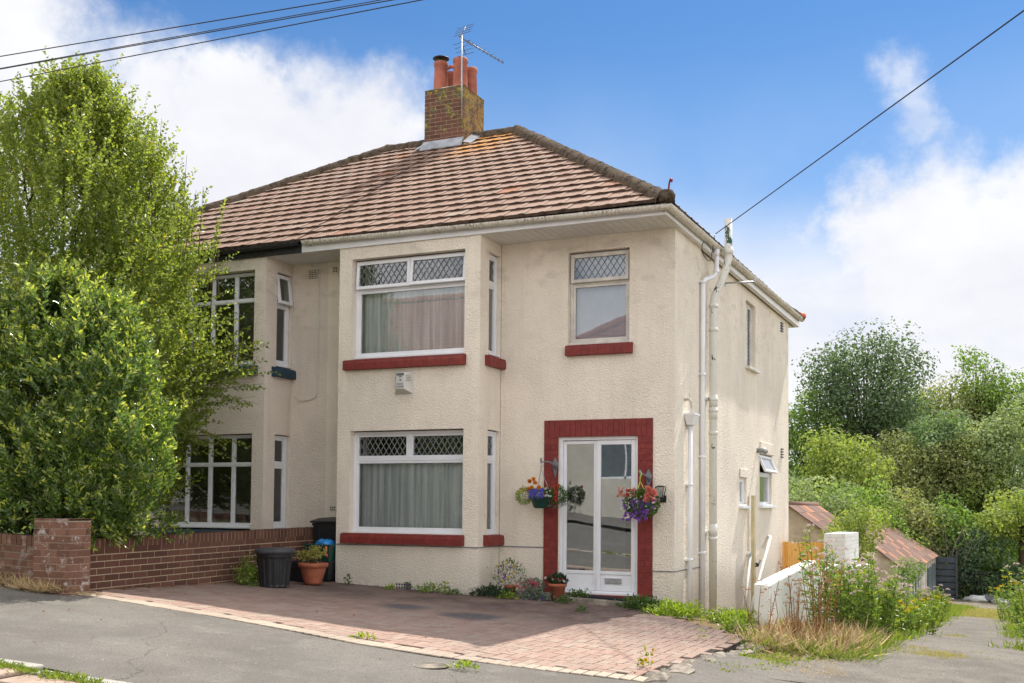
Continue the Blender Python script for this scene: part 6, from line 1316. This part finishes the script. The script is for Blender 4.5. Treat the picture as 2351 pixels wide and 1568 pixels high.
for i, (x, y, r_, h, n, m, lab, fl) in enumerate((
    (-4.30, -1.0, .05, .12, 60, 'leaf_pot', 'small upright weed near the left end of the bay foot', None), (-3.60, -1.05, .07, .07, 70, 'leaf_lime', 'flat pale weed rosette in the paving below the bay', None), (-3.45, -.82, .06, .12, 70, 'leaf_pot', 'little weed with a purple flower at the foot of the bay', 'petal_purple'),
    (-3.10, -.90, .22, .10, 220, 'leaf_herb', 'spreading grassy weed under the bay air brick', None), (-2.85, -.90, .08, .15, 90, 'leaf_herb', 'upright weed right of the bay air brick', None), (-2.72, -.88, .10, .06, 80, 'leaf_pot', 'low weed near the right end of the bay front', None),
    (-2.30, -.62, .36, .13, 900, 'leaf_darkpot', 'dark green cushion of geranium leaves at the corner of the bay', None), (-2.02, -.72, .14, .08, 160, 'leaf_lime', 'light green end of the low planting by the bay corner', None),
    (-1.72, -.50, .24, .12, 520, 'leaf_grey', 'grey-green trailing plant between the flower pots', 'petal_purple'), (-1.22, -.30, .22, .15, 520, 'leaf_pot', 'green plant growing behind the terracotta pot by the door', None), (-1.28, -.62, .09, .07, 130, 'leaf_pot', 'small weed at the front edge of the door step', None),
    (-.28, -.42, .34, .14, 1000, 'leaf_pot', 'green creeping plant in the shade right of the door step', None), (.22, -.72, .42, .17, 1700, 'leaf_lime', 'bright lime green creeping plant in the sun at the house corner', None), (-.72, -1.45, .08, .05, 60, 'leaf_pot', 'tiny weed alone in the shaded paving', None),
    (.95, -.75, .34, .15, 1100, 'leaf_lime', 'bright green groundcover at the foot of the side downpipes', None), (1.15, -1.55, .22, .18, 600, 'leaf_herb', 'green weed against the near end of the white wall', None), (1.12, -4.72, .06, .20, 46, 'leaf_herb_light', 'slender weed with yellow flowers in the driveway edge', 'petal_yellow'), (1.05, -2.6, .05, .25, 30, 'leaf_herb_light', 'thin tall weed stem standing in the sunlit paving', None),
    (-1.35, -5.25, .16, .03, 60, 'leaf_lime', 'flat yellow-green moss patch on the pale edge blocks', None), (.0, -5.95, .12, .04, 90, 'leaf_lime', 'small grass tuft beside the round drain cover', None), (-4.92, -2.35, .20, .36, 900, 'leaf_herb', 'leafy green plant growing at the left of the dustbin', None))):
    clump('small_weed' if n < 300 else 'low_plant', lab, 'weed' if n < 300 else 'plant', x, y, r_, h, n, m, 500 + i, WG if n < 300 else None, fl=fl, leaf=.035 if n < 1000 else .04)
for i, (x, y, r_, h, lab, mt, fl, ph, pr) in enumerate(((-2.13, -.40, .085, .14, 'terracotta pot of white and purple pansies with tall yellow flowers', 'leaf_pot', ('petal_white', 'petal_purple', 'petal_yellow'), .30, .24), (-1.80, -.38, .085, .10, 'small terracotta pot of pink flowers', 'leaf_grey', ('petal_pink', 'petal_pink'), .13, .16), (-1.46, -.38, .125, .215, 'larger terracotta pot with dark leaves and red and white flowers, closest to the door', 'leaf_darkpot', ('petal_red', 'petal_white'), .10, .12))):
    z = GD(x, y) + .03; t = pot(x, y, z, r_, h, lab, rim=False); rs = np.random.RandomState(60 + i); P, D = leafblob((x, y, z + h + ph * .4), (pr, pr * .7, ph * .75), 700 if i < 2 else 420, rs, .7); leafmesh('foliage', P, D, .028 if i < 2 else .045, .5, mt, t, 60 + i)
    for j, f in enumerate(fl): blooms('flowers', [(x + rs.normal() * pr * .55, y - pr * .5, z + h + ph * rs.uniform(.1, 1.0 + .2 * (f == 'petal_yellow'))) for _ in range(6 if i < 1 else (14 if i == 1 else 4))], .022, f, t, 70 + i * 5 + j, 6)
# garden trees on the other side of the street (reflected in the glass)
for i, (x, y, zt_, r_, h, k, lab) in enumerate(((-11.5, -18.5, 6.0, 2.2, 4.6, 'green', 'garden tree across the street reflected in the bay window'), (-17.5, -19.0, 7.0, 2.6, 5.5, 'dark', 'larger garden tree across the street reflected in the dark grid windows'), (-21.5, -18.0, 10.5, 3.6, 8.5, 'dark', 'tall far left garden tree across the street'))):
    far_tree(x, y, zt_, r_, h, k, lab, .6, .15, seed=700 + i, group='street trees opposite')

# loose stones and scraps lying on the tarmac
rng = random.Random(90); b = MB()
for k in range(150):
    x, y = rng.uniform(-4.5, 3.6), rng.uniform(-7.9, -5.7 if k % 3 else -3.5)
    if y > drive_edge(x) - .05 and x < 1.3: continue
    s_ = rng.uniform(.004, .013); z = (pz(x, y) if y < -3.4 else T(x, y) + .012); r_ = rng.uniform(0, 6.28); c_, n_ = math.cos(r_), math.sin(r_)
    v = [(x + s_ * c_, y + s_ * n_, z), (x - s_ * n_, y + s_ * c_, z), (x - s_ * c_ * .7, y - s_ * n_ * .9, z), (x + s_ * n_, y - s_ * c_, z), (x + s_ * .2, y, z + s_ * .9)]
    b.add(v, [(0, 1, 4), (1, 2, 4), (2, 3, 4), (3, 0, 4)], rng.random())
o = b.build('loose_stones', MATS['kerb_stone'], loc=(0, -6.5, 0)); tag(o, 'loose pale stones and grit scattered over the tarmac', 'grit', kind='stuff')
rs = np.random.RandomState(91); m = 26; X = rs.uniform(-4.6, 1.2, m); Y = rs.uniform(-7.6, -2.2, m); Z = np.array([(dz(a, c) + .006 if in_drive(a, c) else pz(a, c) + .006) for a, c in zip(X, Y)])
o = leafmesh('fallen_leaves', np.stack([X, Y, Z], 1), rs.normal(size=(m, 3)) * (1, 1, .1), .032, .5, 'dry_brown', None, 4); tag(o, 'a few fallen brown leaves on the paving and tarmac', 'leaves', kind='stuff')
